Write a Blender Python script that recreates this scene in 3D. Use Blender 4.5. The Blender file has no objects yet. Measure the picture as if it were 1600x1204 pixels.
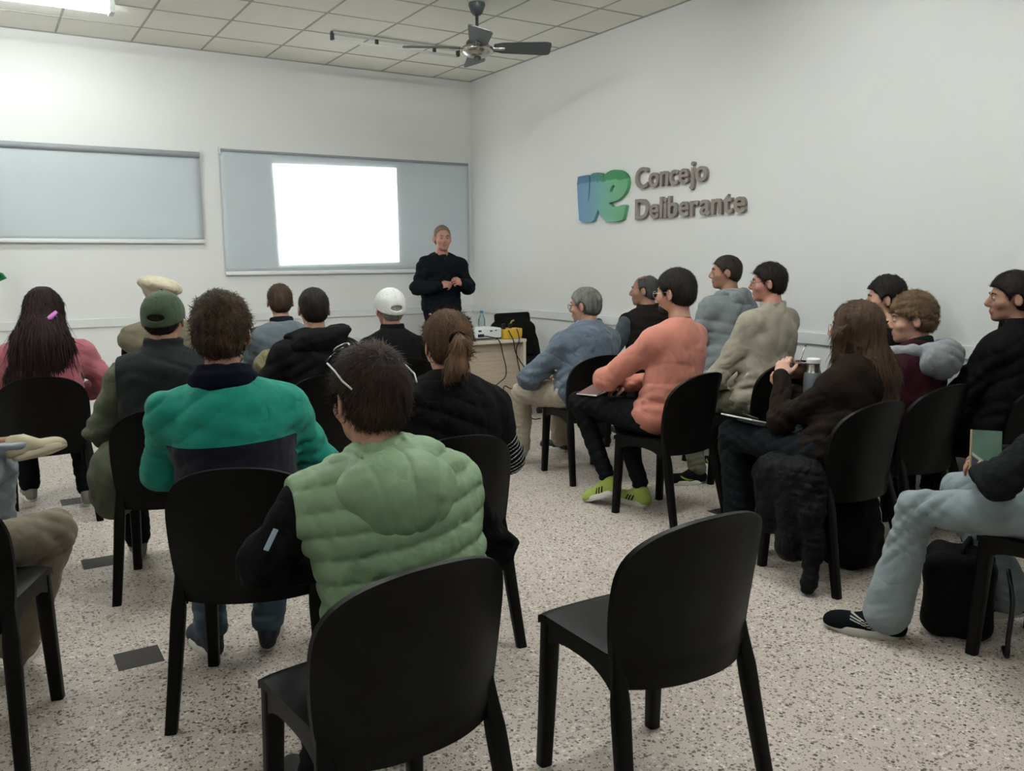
import bpy, bmesh, math, random
import numpy as np
from mathutils import Vector, Matrix

# ------------------------------------------------------------------ camera
SC = bpy.context.scene
COL = SC.collection
PI = math.pi
FPX = 1332.77
CAM_H = 1.45
_yaw, _pitch, _roll = [math.radians(v) for v in (31.70063, 8.33107, -0.37427)]
_f = Vector((math.sin(_yaw) * math.cos(_pitch), math.cos(_yaw) * math.cos(_pitch), -math.sin(_pitch)))
_r = Vector((math.cos(_yaw), -math.sin(_yaw), 0))
_u = _r.cross(_f)
_r2 = _r * math.cos(_roll) + _u * math.sin(_roll)
_u2 = -_r * math.sin(_roll) + _u * math.cos(_roll)
cam_data = bpy.data.cameras.new('camera')
cam = bpy.data.objects.new('camera', cam_data)
COL.objects.link(cam)
cam.matrix_world = Matrix((
    (_r2.x, _u2.x, -_f.x, 0), (_r2.y, _u2.y, -_f.y, 0), (_r2.z, _u2.z, -_f.z, CAM_H), (0, 0, 0, 1)))
cam_data.sensor_width = 36.0
cam_data.lens = FPX * 36.0 / 1600.0
cam_data.clip_start = 0.02
SC.camera = cam

# ------------------------------------------------------------------ world, light, exposure
world = bpy.data.worlds.new('world')
SC.world = world
world.use_nodes = True
world.node_tree.nodes['Background'].inputs[0].default_value = (0.75, 0.8, 0.8, 1)
world.node_tree.nodes['Background'].inputs[1].default_value = 0.05
SC.view_settings.view_transform = 'Standard'
SC.view_settings.look = 'None'
SC.view_settings.gamma = 1
SC.view_settings.use_curve_mapping = False
SC.view_settings.exposure = 1.04
TUBE_STRENGTH = 1.0      # scale of every ceiling tube
ROOM_X0, ROOM_X1, ROOM_Y0, ROOM_Y1, CEIL = -3.4, 4.885, -5.0, 8.77, 3.45
# (x0, x1, y, watts, lit) of each ceiling batten
BATTENS = [(-0.25, 1.03, 7.52, 27, True), (2.80, 4.05, 7.50, 0, False),
           (-2.6, -1.35, 4.6, 60, True), (2.1, 3.4, 2.1, 62, True), (-0.3, 0.95, 0.0, 34, True),
           (-0.1, 1.15, 4.6, 45, True), (2.0, 3.25, 4.55, 52, True)]  # these two are out of view, added as fill for walls and ceiling

def tube_material(strength):
    """the tubes themselves are the lamps of the room"""
    m = bpy.data.materials.new('lit tube'); m.use_nodes = True; b = m.node_tree.nodes['Principled BSDF']
    b.inputs['Emission Color'].default_value = (0.94, 0.99, 1.0, 1); b.inputs['Emission Strength'].default_value = strength * TUBE_STRENGTH
    return m

# ------------------------------------------------------------------ materials
MATS = {}
def lin(h):
    if isinstance(h, str):
        h = h.lstrip('#'); c = [int(h[i:i + 2], 16) / 255 for i in (0, 2, 4)]
        return tuple(((v + 0.055) / 1.055) ** 2.4 if v > 0.04045 else v / 12.92 for v in c)
    return tuple(h)
def newmat(name):
    m = bpy.data.materials.new(name); m.use_nodes = True
    nt = m.node_tree
    return m, nt, nt.nodes['Principled BSDF']
def N(nt, t, **kw):
    n = nt.nodes.new(t)
    for k, v in kw.items():
        if hasattr(n, k): setattr(n, k, v)
        else: n.inputs[k].default_value = v
    return n
def mix_color(nt, fac, a, b):
    n = nt.nodes.new('ShaderNodeMix'); n.data_type = 'RGBA'
    for sock, v in ((n.inputs[6], a), (n.inputs[7], b)):
        if isinstance(v, bpy.types.NodeSocket): nt.links.new(v, sock)
        else: sock.default_value = (*v[:3], 1)
    if isinstance(fac, bpy.types.NodeSocket): nt.links.new(fac, n.inputs[0])
    else: n.inputs[0].default_value = fac
    return n.outputs[2]
def add_bump(nt, bsdf, height, dist, strength=1.0):
    b = nt.nodes.new('ShaderNodeBump'); b.inputs['Distance'].default_value = dist; b.inputs['Strength'].default_value = strength
    nt.links.new(height, b.inputs['Height']); nt.links.new(b.outputs[0], bsdf.inputs['Normal'])
def noise(nt, scale, detail=3, coord='Object', stretch=None):
    tc = nt.nodes.new('ShaderNodeTexCoord'); n = N(nt, 'ShaderNodeTexNoise'); n.inputs['Scale'].default_value = scale; n.inputs['Detail'].default_value = detail
    if stretch:
        mp = nt.nodes.new('ShaderNodeMapping'); mp.inputs['Scale'].default_value = stretch
        nt.links.new(tc.outputs[coord], mp.inputs[0]); nt.links.new(mp.outputs[0], n.inputs[0])
    else: nt.links.new(tc.outputs[coord], n.inputs[0])
    return n.outputs[0]
def plain(name, color, rough=0.5, spec=0.5, metal=0.0, bump=None, var=0.0, vscale=8, **kw):
    if name in MATS: return MATS[name]
    m, nt, b = newmat(name); c = lin(color)
    b.inputs['Base Color'].default_value = (*c, 1); b.inputs['Roughness'].default_value = rough
    b.inputs['Metallic'].default_value = metal; b.inputs['Specular IOR Level'].default_value = spec
    if var:
        nz = noise(nt, vscale, 4)
        o = mix_color(nt, nz, tuple(v * (1 - var) for v in c), tuple(min(1, v * (1 + var)) for v in c))
        nt.links.new(o, b.inputs['Base Color'])
    if bump: add_bump(nt, b, noise(nt, bump[0], 4), bump[1])
    for k, v in kw.items(): b.inputs[k.replace('_', ' ')].default_value = v
    MATS[name] = m
    return m
def cloth(name, color, color2=None, weave=900, wrinkle=9, wd=0.006, rough=0.92, sheen=0.25, var=0.18, spec=0.2):
    """fabric; a second colour shows where the mesh attribute reg is above zero"""
    if name in MATS: return MATS[name]
    dk = lambda q: tuple(v * (0.5 if sum(q) / 3 < 0.03 else 0.9) for v in q)
    m, nt, b = newmat(name); c = dk(lin(color))
    nz = noise(nt, 14, 5)
    col = mix_color(nt, nz, tuple(v * (1 - var) for v in c), tuple(min(1, v * (1 + var)) for v in c))
    if color2:
        c2 = dk(lin(color2))
        at = nt.nodes.new('ShaderNodeAttribute'); at.attribute_name = 'reg'
        ma = N(nt, 'ShaderNodeMath', operation='GREATER_THAN'); ma.inputs[1].default_value = 0.0
        nt.links.new(at.outputs['Fac'], ma.inputs[0])
        c2o = mix_color(nt, nz, tuple(v * (1 - var) for v in c2), tuple(min(1, v * (1 + var)) for v in c2))
        col = mix_color(nt, ma.outputs[0], col, c2o)
    nt.links.new(col, b.inputs['Base Color'])
    b.inputs['Roughness'].default_value = rough; b.inputs['Specular IOR Level'].default_value = spec
    b.inputs['Sheen Weight'].default_value = sheen * 0.4; b.inputs['Sheen Roughness'].default_value = 0.6
    tc = nt.nodes.new('ShaderNodeTexCoord'); nn = N(nt, 'ShaderNodeTexNoise'); nn.inputs['Scale'].default_value = wrinkle * 0.5
    nn.inputs['Detail'].default_value = 1.5; nn.inputs['Distortion'].default_value = 0.5; nt.links.new(tc.outputs['Object'], nn.inputs[0])
    r1 = N(nt, 'ShaderNodeMath', operation='MULTIPLY_ADD'); r1.inputs[1].default_value = 2.0; r1.inputs[2].default_value = -1.0; nt.links.new(nn.outputs[0], r1.inputs[0])
    r2 = N(nt, 'ShaderNodeMath', operation='ABSOLUTE'); nt.links.new(r1.outputs[0], r2.inputs[0])
    r3 = N(nt, 'ShaderNodeMath', operation='POWER'); r3.inputs[1].default_value = 0.7; nt.links.new(r2.outputs[0], r3.inputs[0])
    r4 = N(nt, 'ShaderNodeMath', operation='MULTIPLY_ADD'); r4.inputs[1].default_value = 1.0; nt.links.new(r3.outputs[0], r4.inputs[0]); nt.links.new(noise(nt, wrinkle, 3), r4.inputs[2])
    n1 = r4.outputs[0]; n2 = noise(nt, weave, 1)
    ad = N(nt, 'ShaderNodeMath', operation='MULTIPLY_ADD'); ad.inputs[1].default_value = 0.06
    nt.links.new(n2, ad.inputs[0]); nt.links.new(n1, ad.inputs[2])
    add_bump(nt, b, ad.outputs[0], wd * 1.35)
    if sum(c) / 3 < 0.03: b.inputs['Sheen Weight'].default_value = 0.0; b.inputs['Specular IOR Level'].default_value = min(spec, 0.1)
    MATS[name] = m
    return m
def hairmat(name, dark, light, rough=0.5):
    if name in MATS: return MATS[name]
    m, nt, b = newmat(name)
    nz = noise(nt, 60, 4, stretch=(1, 1, 0.16)); nz2 = noise(nt, 9, 3)
    mu = N(nt, 'ShaderNodeMath', operation='MULTIPLY'); nt.links.new(nz, mu.inputs[0]); nt.links.new(nz2, mu.inputs[1])
    mu2 = N(nt, 'ShaderNodeMath', operation='MULTIPLY'); mu2.use_clamp = True; mu2.inputs[1].default_value = 2.3; nt.links.new(mu.outputs[0], mu2.inputs[0])
    nt.links.new(mix_color(nt, mu2.outputs[0], lin(dark), lin(light)), b.inputs['Base Color'])
    b.inputs['Roughness'].default_value = 0.68; b.inputs['Specular IOR Level'].default_value = 0.2
    add_bump(nt, b, nz, 0.006)
    MATS[name] = m
    return m
def skinmat(name, color, lips='#8c5a50'):
    if name in MATS: return MATS[name]
    m, nt, b = newmat(name); c = lin(color)
    nz = noise(nt, 12, 4)
    col = mix_color(nt, nz, tuple(v * k for v, k in zip(c, (0.90, 0.86, 0.85))), tuple(min(1, v * k) for v, k in zip(c, (1.08, 1.07, 1.06))))
    at = nt.nodes.new('ShaderNodeAttribute'); at.attribute_name = 'reg'
    mr = N(nt, 'ShaderNodeMapRange'); mr.inputs[1].default_value = -0.006; mr.inputs[2].default_value = 0.004
    nt.links.new(at.outputs['Fac'], mr.inputs[0])
    nt.links.new(mix_color(nt, mr.outputs[0], col, lin(lips)), b.inputs['Base Color'])
    b.inputs['Roughness'].default_value = 0.55; b.inputs['Specular IOR Level'].default_value = 0.35
    add_bump(nt, b, noise(nt, 130, 3), 0.001)
    MATS[name] = m
    return m

# ------------------------------------------------------------------ object helpers
def props(o, label=None, cat=None, group=None, kind=None):
    if label: o['label'] = label
    if cat: o['category'] = cat
    if group: o['group'] = group
    if kind: o['kind'] = kind
    return o
def empty(name, loc, yaw=0.0, label=None, cat=None, group=None):
    """an Empty at the base of a thing; yaw in degrees clockwise from +y"""
    o = bpy.data.objects.new(name, None); COL.objects.link(o)
    o.empty_display_size = 0.1
    o.location = loc; o.rotation_euler = (0, 0, -math.radians(yaw))
    return props(o, label, cat, group)
def link_mesh(name, me, mat, parent=None, smooth=True):
    if mat is not None and not me.materials: me.materials.append(mat)
    if smooth and len(me.polygons): me.polygons.foreach_set('use_smooth', np.ones(len(me.polygons), dtype=bool))
    o = bpy.data.objects.new(name, me); COL.objects.link(o)
    if parent is not None: o.parent = parent
    return o
def mesh_np(name, V, F4=None, F3=None, reg=None):
    me = bpy.data.meshes.new(name)
    V = np.asarray(V, dtype=np.float32); n4 = 0 if F4 is None else len(F4); n3 = 0 if F3 is None else len(F3)
    me.vertices.add(len(V)); me.vertices.foreach_set('co', V.ravel())
    loops = []
    if n4: loops.append(np.asarray(F4, dtype=np.int32).ravel())
    if n3: loops.append(np.asarray(F3, dtype=np.int32).ravel())
    L = np.concatenate(loops) if loops else np.zeros(0, np.int32)
    me.loops.add(len(L)); me.loops.foreach_set('vertex_index', L)
    me.polygons.add(n4 + n3)
    starts = np.concatenate([np.arange(n4) * 4, n4 * 4 + np.arange(n3) * 3]).astype(np.int32)
    me.polygons.foreach_set('loop_start', starts)
    if reg is not None:
        a = me.attributes.new('reg', 'FLOAT', 'POINT'); a.data.foreach_set('value', np.asarray(reg, dtype=np.float32))
    me.update(calc_edges=True); me.validate()
    return me
class MB:
    """collects simple solids into one bmesh"""
    def __init__(s): s.bm = bmesh.new()
    def box(s, x0, x1, y0, y1, z0, z1, bev=0.0, M=None, seg=2):
        r = bmesh.ops.create_cube(s.bm, size=1)
        vs = r['verts']
        bmesh.ops.scale(s.bm, vec=(x1 - x0, y1 - y0, z1 - z0), verts=vs)
        bmesh.ops.translate(s.bm, vec=((x0 + x1) / 2, (y0 + y1) / 2, (z0 + z1) / 2), verts=vs)
        if bev:
            es = list({e for v in vs for e in v.link_edges})
            rb = bmesh.ops.bevel(s.bm, geom=es, offset=bev, segments=seg, affect='EDGES', profile=0.5)
            vs = list({v for f in rb['faces'] for v in f.verts} | {v for v in vs if v.is_valid})
        if M is not None: bmesh.ops.transform(s.bm, matrix=M, verts=vs)
        return s
    def cyl(s, a, b, ra, rb=None, n=20, caps=True):
        rb = ra if rb is None else rb
        a = Vector(a); b = Vector(b); d = b - a; L = d.length
        M = Matrix.Translation((a + b) / 2) @ d.to_track_quat('Z', 'Y').to_matrix().to_4x4()
        bmesh.ops.create_cone(s.bm, cap_ends=caps, cap_tris=False, segments=n, radius1=ra, radius2=rb, depth=L, matrix=M)
        return s
    def sphere(s, c, r, sc=(1, 1, 1), n=16, M=None):
        m = Matrix.Translation(c) @ (M if M is not None else Matrix.Identity(4)) @ Matrix.Diagonal((*sc, 1))
        bmesh.ops.create_uvsphere(s.bm, u_segments=n, v_segments=max(6, n // 2), radius=r, matrix=m)
        return s
    def lathe(s, prof, c=(0, 0, 0), n=24, M=None):
        rings = []
        for (r, z) in prof:
            rings.append([s.bm.verts.new(Vector((c[0] + r * math.cos(2 * PI * i / n), c[1] + r * math.sin(2 * PI * i / n), c[2] + z))) for i in range(n)])
        for A, B in zip(rings[:-1], rings[1:]):
            for i in range(n):
                j = (i + 1) % n
                s.bm.faces.new((A[i], A[j], B[j], B[i]))
        s.bm.faces.new(list(reversed(rings[0]))); s.bm.faces.new(rings[-1])
        if M is not None: bmesh.ops.transform(s.bm, matrix=M, verts=[v for R in rings for v in R])
        return s
    def tube(s, pts, r, n=8, close=False):
        pts = [Vector(p) for p in pts]; rings = []
        rr = r if isinstance(r, (list, tuple)) else [r] * len(pts)
        up = Vector((0.13, 0.21, 0.97)).normalized()
        for i, p in enumerate(pts):
            d = (pts[min(i + 1, len(pts) - 1)] - pts[max(i - 1, 0)]).normalized()
            a = d.cross(up)
            if a.length < 1e-3: a = d.cross(Vector((1, 0, 0)))
            a.normalize(); b = d.cross(a)
            rings.append([s.bm.verts.new(p + (a * math.cos(2 * PI * k / n) + b * math.sin(2 * PI * k / n)) * rr[i]) for k in range(n)])
        for A, B in zip(rings[:-1], rings[1:]):
            for k in range(n): s.bm.faces.new((A[k], A[(k + 1) % n], B[(k + 1) % n], B[k]))
        s.bm.faces.new(list(reversed(rings[0]))); s.bm.faces.new(rings[-1])
        return s
    def prism(s, poly, depth, M=None, holes=()):
        """poly: 2-D outline in x, z; solid from y=0 to y=depth"""
        vs = [s.bm.verts.new((x, 0, z)) for x, z in poly]
        es = [s.bm.edges.new((vs[i], vs[(i + 1) % len(vs)])) for i in range(len(vs))]
        for h in holes:
            hv = [s.bm.verts.new((x, 0, z)) for x, z in h]
            es += [s.bm.edges.new((hv[i], hv[(i + 1) % len(hv)])) for i in range(len(hv))]
        r = bmesh.ops.triangle_fill(s.bm, edges=es, use_beauty=True)
        fs = [g for g in r['geom'] if isinstance(g, bmesh.types.BMFace)]
        e = bmesh.ops.extrude_face_region(s.bm, geom=fs)
        nv = [g for g in e['geom'] if isinstance(g, bmesh.types.BMVert)]
        bmesh.ops.translate(s.bm, vec=(0, depth, 0), verts=nv)
        if M is not None: bmesh.ops.transform(s.bm, matrix=M, verts=list({v for f in fs for v in f.verts} | set(nv)))
        return s
    def build(s, name, mat, parent=None, smooth=False, autosm=None):
        bmesh.ops.recalc_face_normals(s.bm, faces=s.bm.faces)
        me = bpy.data.meshes.new(name); s.bm.to_mesh(me); s.bm.free()
        o = link_mesh(name, me, mat, parent, smooth or autosm is not None)
        if autosm is not None:
            try: me.set_sharp_from_angle(angle=math.radians(autosm))
            except Exception: pass
        return o

# ------------------------------------------------------------------ implicit surfaces -> meshes
def V3(*a): return np.array(a, dtype=float)
def rotz(a):
    c, s = math.cos(a), math.sin(a); return np.array([[c, -s, 0], [s, c, 0], [0, 0, 1.]])
def rotx(a):
    c, s = math.cos(a), math.sin(a); return np.array([[1, 0, 0], [0, c, -s], [0, s, c]])
def roty(a):
    c, s = math.cos(a), math.sin(a); return np.array([[c, 0, s], [0, 1, 0], [-s, 0, c]])
def frame_to(d, hint=(0, 1, 0)):
    """rotation whose z column is d and whose y column is near hint"""
    z = np.array(d, float); z /= np.linalg.norm(z); y = np.array(hint, float); y = y - z * (y @ z)
    if np.linalg.norm(y) < 1e-4: y = np.array([1., 0, 0]) - z * z[0]
    y /= np.linalg.norm(y); x = np.cross(y, z); return np.stack([x, y, z], 1)
I3 = np.eye(3)
def cap(a, b, ra, rb=None, k=0.03, op='+', sc=None):
    return dict(t='cap', a=np.array(a, float), b=np.array(b, float), ra=ra, rb=ra if rb is None else rb, k=k, op=op, sc=sc)
def ell(c, r, R=None, k=0.03, op='+'):
    return dict(t='ell', c=np.array(c, float), r=np.array(r, float), R=I3 if R is None else R, k=k, op=op)
def rbox(c, h, R=None, rd=0.01, k=0.01, op='+'):
    return dict(t='box', c=np.array(c, float), r=np.array(h, float), R=I3 if R is None else R, rd=rd, k=k, op=op)
def ring(c, rad, hh, th, R=None, k=0.01, sy=1.0, op='+', arc=None):
    return dict(t='ring', c=np.array(c, float), rad=rad, hh=hh, th=th, R=I3 if R is None else R, k=k, sy=sy, op=op, arc=arc)
def pd(p, P):
    t = p['t']
    if t == 'cap':
        a, b = p['a'], p['b']; ba = b - a; l2 = max(1e-9, ba @ ba)
        sc = p['sc']
        if sc is None:
            h = np.clip(((P - a) @ ba) / l2, 0, 1)
            q = P - a - h[..., None] * ba
            return np.sqrt((q * q).sum(-1)) - (p['ra'] + (p['rb'] - p['ra']) * h)
        sc = np.array(sc, float); Q = P / sc; a2 = a / sc; b2 = b / sc; ba = b2 - a2; l2 = max(1e-9, ba @ ba)
        h = np.clip(((Q - a2) @ ba) / l2, 0, 1); q = Q - a2 - h[..., None] * ba
        return (np.sqrt((q * q).sum(-1)) - (p['ra'] + (p['rb'] - p['ra']) * h)) * sc.min()
    q = (P - p['c']) @ p['R']
    if t == 'ell':
        r = p['r']; k0 = np.sqrt(((q / r) ** 2).sum(-1)); k1 = np.sqrt(((q / (r * r)) ** 2).sum(-1)) + 1e-9
        return np.where(k0 < 1e-3, -r.min(), k0 * (k0 - 1) / k1)
    if t == 'box':
        d = np.abs(q) - (p['r'] - p['rd'])
        return np.sqrt((np.maximum(d, 0) ** 2).sum(-1)) + np.minimum(d.max(-1), 0) - p['rd']
    if t == 'ring':
        rho = np.sqrt(q[..., 0] ** 2 + (q[..., 1] / p['sy']) ** 2)
        d = np.sqrt((rho - p['rad']) ** 2 + np.maximum(np.abs(q[..., 2]) - p['hh'], 0) ** 2) - p['th']
        if p['arc'] is not None:       # keep only the part whose y is below arc
            d = np.maximum(d, q[..., 1] - p['arc'])
        return d
def pbb(p):
    t = p['t']
    if t == 'cap':
        m = max(p['ra'], p['rb']); s = np.array(p['sc'] if p['sc'] is not None else (1, 1, 1.)) * m
        return np.minimum(p['a'], p['b']) - s, np.maximum(p['a'], p['b']) + s
    if t == 'ring': e = np.array([p['rad'] + p['th']] * 2 + [p['hh'] + p['th']])
    else: e = p['r']
    e = np.abs(p['R']) @ e
    return p['c'] - e, p['c'] + e
FAR = 0.12
def field(prims, vox, disp=None, cut=None, pad=0.03):
    lo = np.min([pbb(p)[0] for p in prims if p['op'] == '+'], 0) - pad
    hi = np.max([pbb(p)[1] for p in prims if p['op'] == '+'], 0) + pad
    n = np.ceil((hi - lo) / vox).astype(int) + 1
    ax = [lo[i] + np.arange(n[i]) * vox for i in range(3)]
    D = np.full(tuple(n), FAR, dtype=np.float32)
    for p in prims:
        a, b = pbb(p); m = 0.035 + p['k']
        i0 = np.maximum(0, np.floor((a - m - lo) / vox).astype(int)); i1 = np.minimum(n, np.ceil((b + m - lo) / vox).astype(int) + 1)
        if (i1 <= i0).any(): continue
        sl = tuple(slice(i0[i], i1[i]) for i in range(3))
        P = np.stack(np.meshgrid(ax[0][sl[0]], ax[1][sl[1]], ax[2][sl[2]], indexing='ij'), -1)
        d = pd(p, P); A = D[sl]; k = max(p['k'], 1e-5)
        if p['op'] == '+':
            h = np.clip(0.5 + 0.5 * (A - d) / k, 0, 1); D[sl] = A * (1 - h) + d * h - k * h * (1 - h)
        else:
            d = -d; h = np.clip(0.5 + 0.5 * (d - A) / k, 0, 1); D[sl] = A * (1 - h) + d * h + k * h * (1 - h)
    if disp is not None or cut is not None:
        ix = np.nonzero(np.abs(D) < 0.055)
        P = np.stack([ax[0][ix[0]], ax[1][ix[1]], ax[2][ix[2]]], -1)
        v = D[ix]
        if disp is not None: v = v + disp(P)
        if cut is not None: v = np.maximum(v, cut(P))
        D[ix] = v
        if cut is not None:
            ix = np.nonzero(D <= -0.055)
            P = np.stack([ax[0][ix[0]], ax[1][ix[1]], ax[2][ix[2]]], -1)
            D[ix] = np.maximum(D[ix], cut(P))
    return D, lo
def nets(D, lo, vox):
    S = (D < 0)
    c = [S[i:S.shape[0] - 1 + i, j:S.shape[1] - 1 + j, k:S.shape[2] - 1 + k] for i in (0, 1) for j in (0, 1) for k in (0, 1)]
    tot = sum(x.astype(np.int8) for x in c)
    act = (tot > 0) & (tot < 8)
    I = np.stack(np.nonzero(act), -1)
    idx = np.full(act.shape, -1, np.int32); idx[act] = np.arange(len(I))
    acc = np.zeros((len(I), 3)); cnt = np.zeros(len(I))
    corners = [(i, j, k) for i in (0, 1) for j in (0, 1) for k in (0, 1)]
    vals = {q: D[I[:, 0] + q[0], I[:, 1] + q[1], I[:, 2] + q[2]] for q in corners}
    for q in corners:
        for axi in range(3):
            if q[axi] == 0:
                r = list(q); r[axi] = 1; r = tuple(r)
                a, b = vals[q], vals[r]; m = (a < 0) != (b < 0)
                t = np.where(m, a / np.where(m, a - b, 1), 0)
                pt = np.array(q, float)[None, :].repeat(len(I), 0); pt[:, axi] += t
                acc[m] += pt[m]; cnt[m] += 1
    V = lo + (I + acc / cnt[:, None]) * vox
    F = []
    for axi in range(3):
        o1, o2 = [(1, 2), (2, 0), (0, 1)][axi]
        sl0 = [slice(None)] * 3; sl1 = [slice(None)] * 3
        sl0[axi] = slice(0, -1); sl1[axi] = slice(1, None)
        a, b = S[tuple(sl0)], S[tuple(sl1)]
        E = np.stack(np.nonzero(a != b), -1)
        E = E[(E[:, o1] > 0) & (E[:, o2] > 0) & (E[:, o1] < S.shape[o1] - 1) & (E[:, o2] < S.shape[o2] - 1)]
        if not len(E): continue
        def g(d1, d2):
            q = E.copy(); q[:, o1] -= d1; q[:, o2] -= d2
            return idx[q[:, 0], q[:, 1], q[:, 2]]
        f = np.stack([g(1, 1), g(0, 1), g(0, 0), g(1, 0)], -1)
        fl = ~a[E[:, 0], E[:, 1], E[:, 2]]
        f[fl] = f[fl][:, ::-1]
        F.append(f)
    return V, np.concatenate(F)
def relax(V, F, it=1, lam=0.5):
    for _ in range(it):
        A = np.zeros_like(V); c = np.zeros(len(V))
        for i in range(4):
            a = F[:, i]; b = F[:, (i + 1) % 4]
            for s, t in ((a, b), (b, a)):
                for k in range(3): A[:, k] += np.bincount(s, V[t, k], len(V))
                c += np.bincount(s, minlength=len(V))
        V = V + lam * (A / np.maximum(c, 1)[:, None] - V)
    return V
def blob(name, prims, vox, mat, parent=None, disp=None, cut=None, reg=None, it=1, extra=None):
    D, lo = field(prims, vox, disp, cut)
    V, F = nets(D, lo, vox)
    V = relax(V, F, it)
    rg = reg(V) if reg is not None else None
    if extra is not None:
        EV, EF = extra(V, F)
        F = np.concatenate([F, EF + len(V)]); V = np.concatenate([V, EV])
        if rg is not None: rg = np.concatenate([rg, np.full(len(EV), -1.)])
    me = mesh_np(name, V, F, reg=rg)
    return link_mesh(name, me, mat, parent)
def fold(P, s, seed, aniso=(1, 1, 1)):
    """smooth wrinkle noise, roughly -1..1"""
    rs = np.random.RandomState(seed); Q = P / s * np.array(aniso)
    W = np.sin(Q @ rs.normal(0, 1.0, (3, 3)) + rs.uniform(0, 6, 3))
    out = 0; amp = 1; tot = 0
    for o in range(3):
        d = rs.normal(0, 1, 3); d /= np.linalg.norm(d)
        ph = (Q @ d) * (2.6 * 1.7 ** o) + 1.8 * W[:, o] + rs.uniform(0, 6)
        out = out + amp * (1 - 2 * np.abs(np.sin(ph * 0.5)) ** 0.8); tot += amp; amp *= 0.55
    return out / tot
def crease(P, seed, dirv, period=0.06, warp=0.5, cover=0.1, sharp=0.5):
    """sparse sharp creases running across dirv; 0..1, 1 in the groove"""
    rs = np.random.RandomState(seed); d = np.array(dirv, float); d /= np.linalg.norm(d)
    A = rs.normal(0, 1, (3, 3)); W = np.sin((P / (period * 2.2)) @ A + rs.uniform(0, 6, 3))
    ph = (P @ d) / period * PI + warp * (W[:, 0] * 1.6 + W[:, 1]) + rs.uniform(0, 6)
    B = rs.normal(0, 1, (3, 3)); M = np.sin((P / (period * 2.6)) @ B + rs.uniform(0, 6, 3)); m = np.clip((M.sum(1) / 3 + cover) * 3.0, 0, 1)
    return (1 - np.abs(np.sin(ph)) ** sharp) * m
def normals_of(V, F):
    n = np.cross(V[F[:, 2]] - V[F[:, 0]], V[F[:, 3]] - V[F[:, 1]])
    A = np.zeros_like(V)
    for i in range(4):
        for k in range(3): A[:, k] += np.bincount(F[:, i], n[:, k], len(V))
    return A / (np.linalg.norm(A, axis=1)[:, None] + 1e-12)
def strands(n, length, width, dirf, seed, lift=0.25, sag=0.0, where=None, segs=3, lenf=None):
    """thin tapered locks lying on a hair surface"""
    def f(V, F):
        rs = np.random.RandomState(seed); Nn = normals_of(V, F)
        cand = np.arange(len(V)) if where is None else np.nonzero(where(V))[0]
        if not len(cand): return np.zeros((0, 3)), np.zeros((0, 4), int)
        pick = rs.choice(cand, n); p = V[pick] + rs.normal(0, 0.002, (n, 3)); nn = Nn[pick]
        d = dirf(p) + rs.normal(0, 0.22, (n, 3)); d = d - nn * (d * nn).sum(1)[:, None]; d /= np.linalg.norm(d, axis=1)[:, None] + 1e-9
        d = d + nn * (lift * rs.uniform(0.1, 1.0, (n, 1))); L = length * rs.uniform(0.5, 1.1, (n, 1)) * (1.0 if lenf is None else lenf(p)[:, None]); side = np.cross(nn, d)
        side /= np.linalg.norm(side, axis=1)[:, None] + 1e-9
        EV = []; 
        for s in range(segs + 1):
            t = s / segs; w = width * (1 - t * 0.85) * 0.5
            q = p + d * L * t - nn * (L * t * t * lift * 0.8) + np.array([0, 0, -1]) * (sag * t * t * L)
            EV.append(q - side * w + nn * 0.0015); EV.append(q + side * w + nn * 0.0015)
        EV = np.stack(EV, 1); m = EV.shape[1]
        base = (np.arange(n) * m)[:, None]
        EF = np.concatenate([base + np.array([[2 * s, 2 * s + 1, 2 * s + 3, 2 * s + 2]]) for s in range(segs)], 0)
        return EV.reshape(-1, 3), EF
    return f

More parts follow.
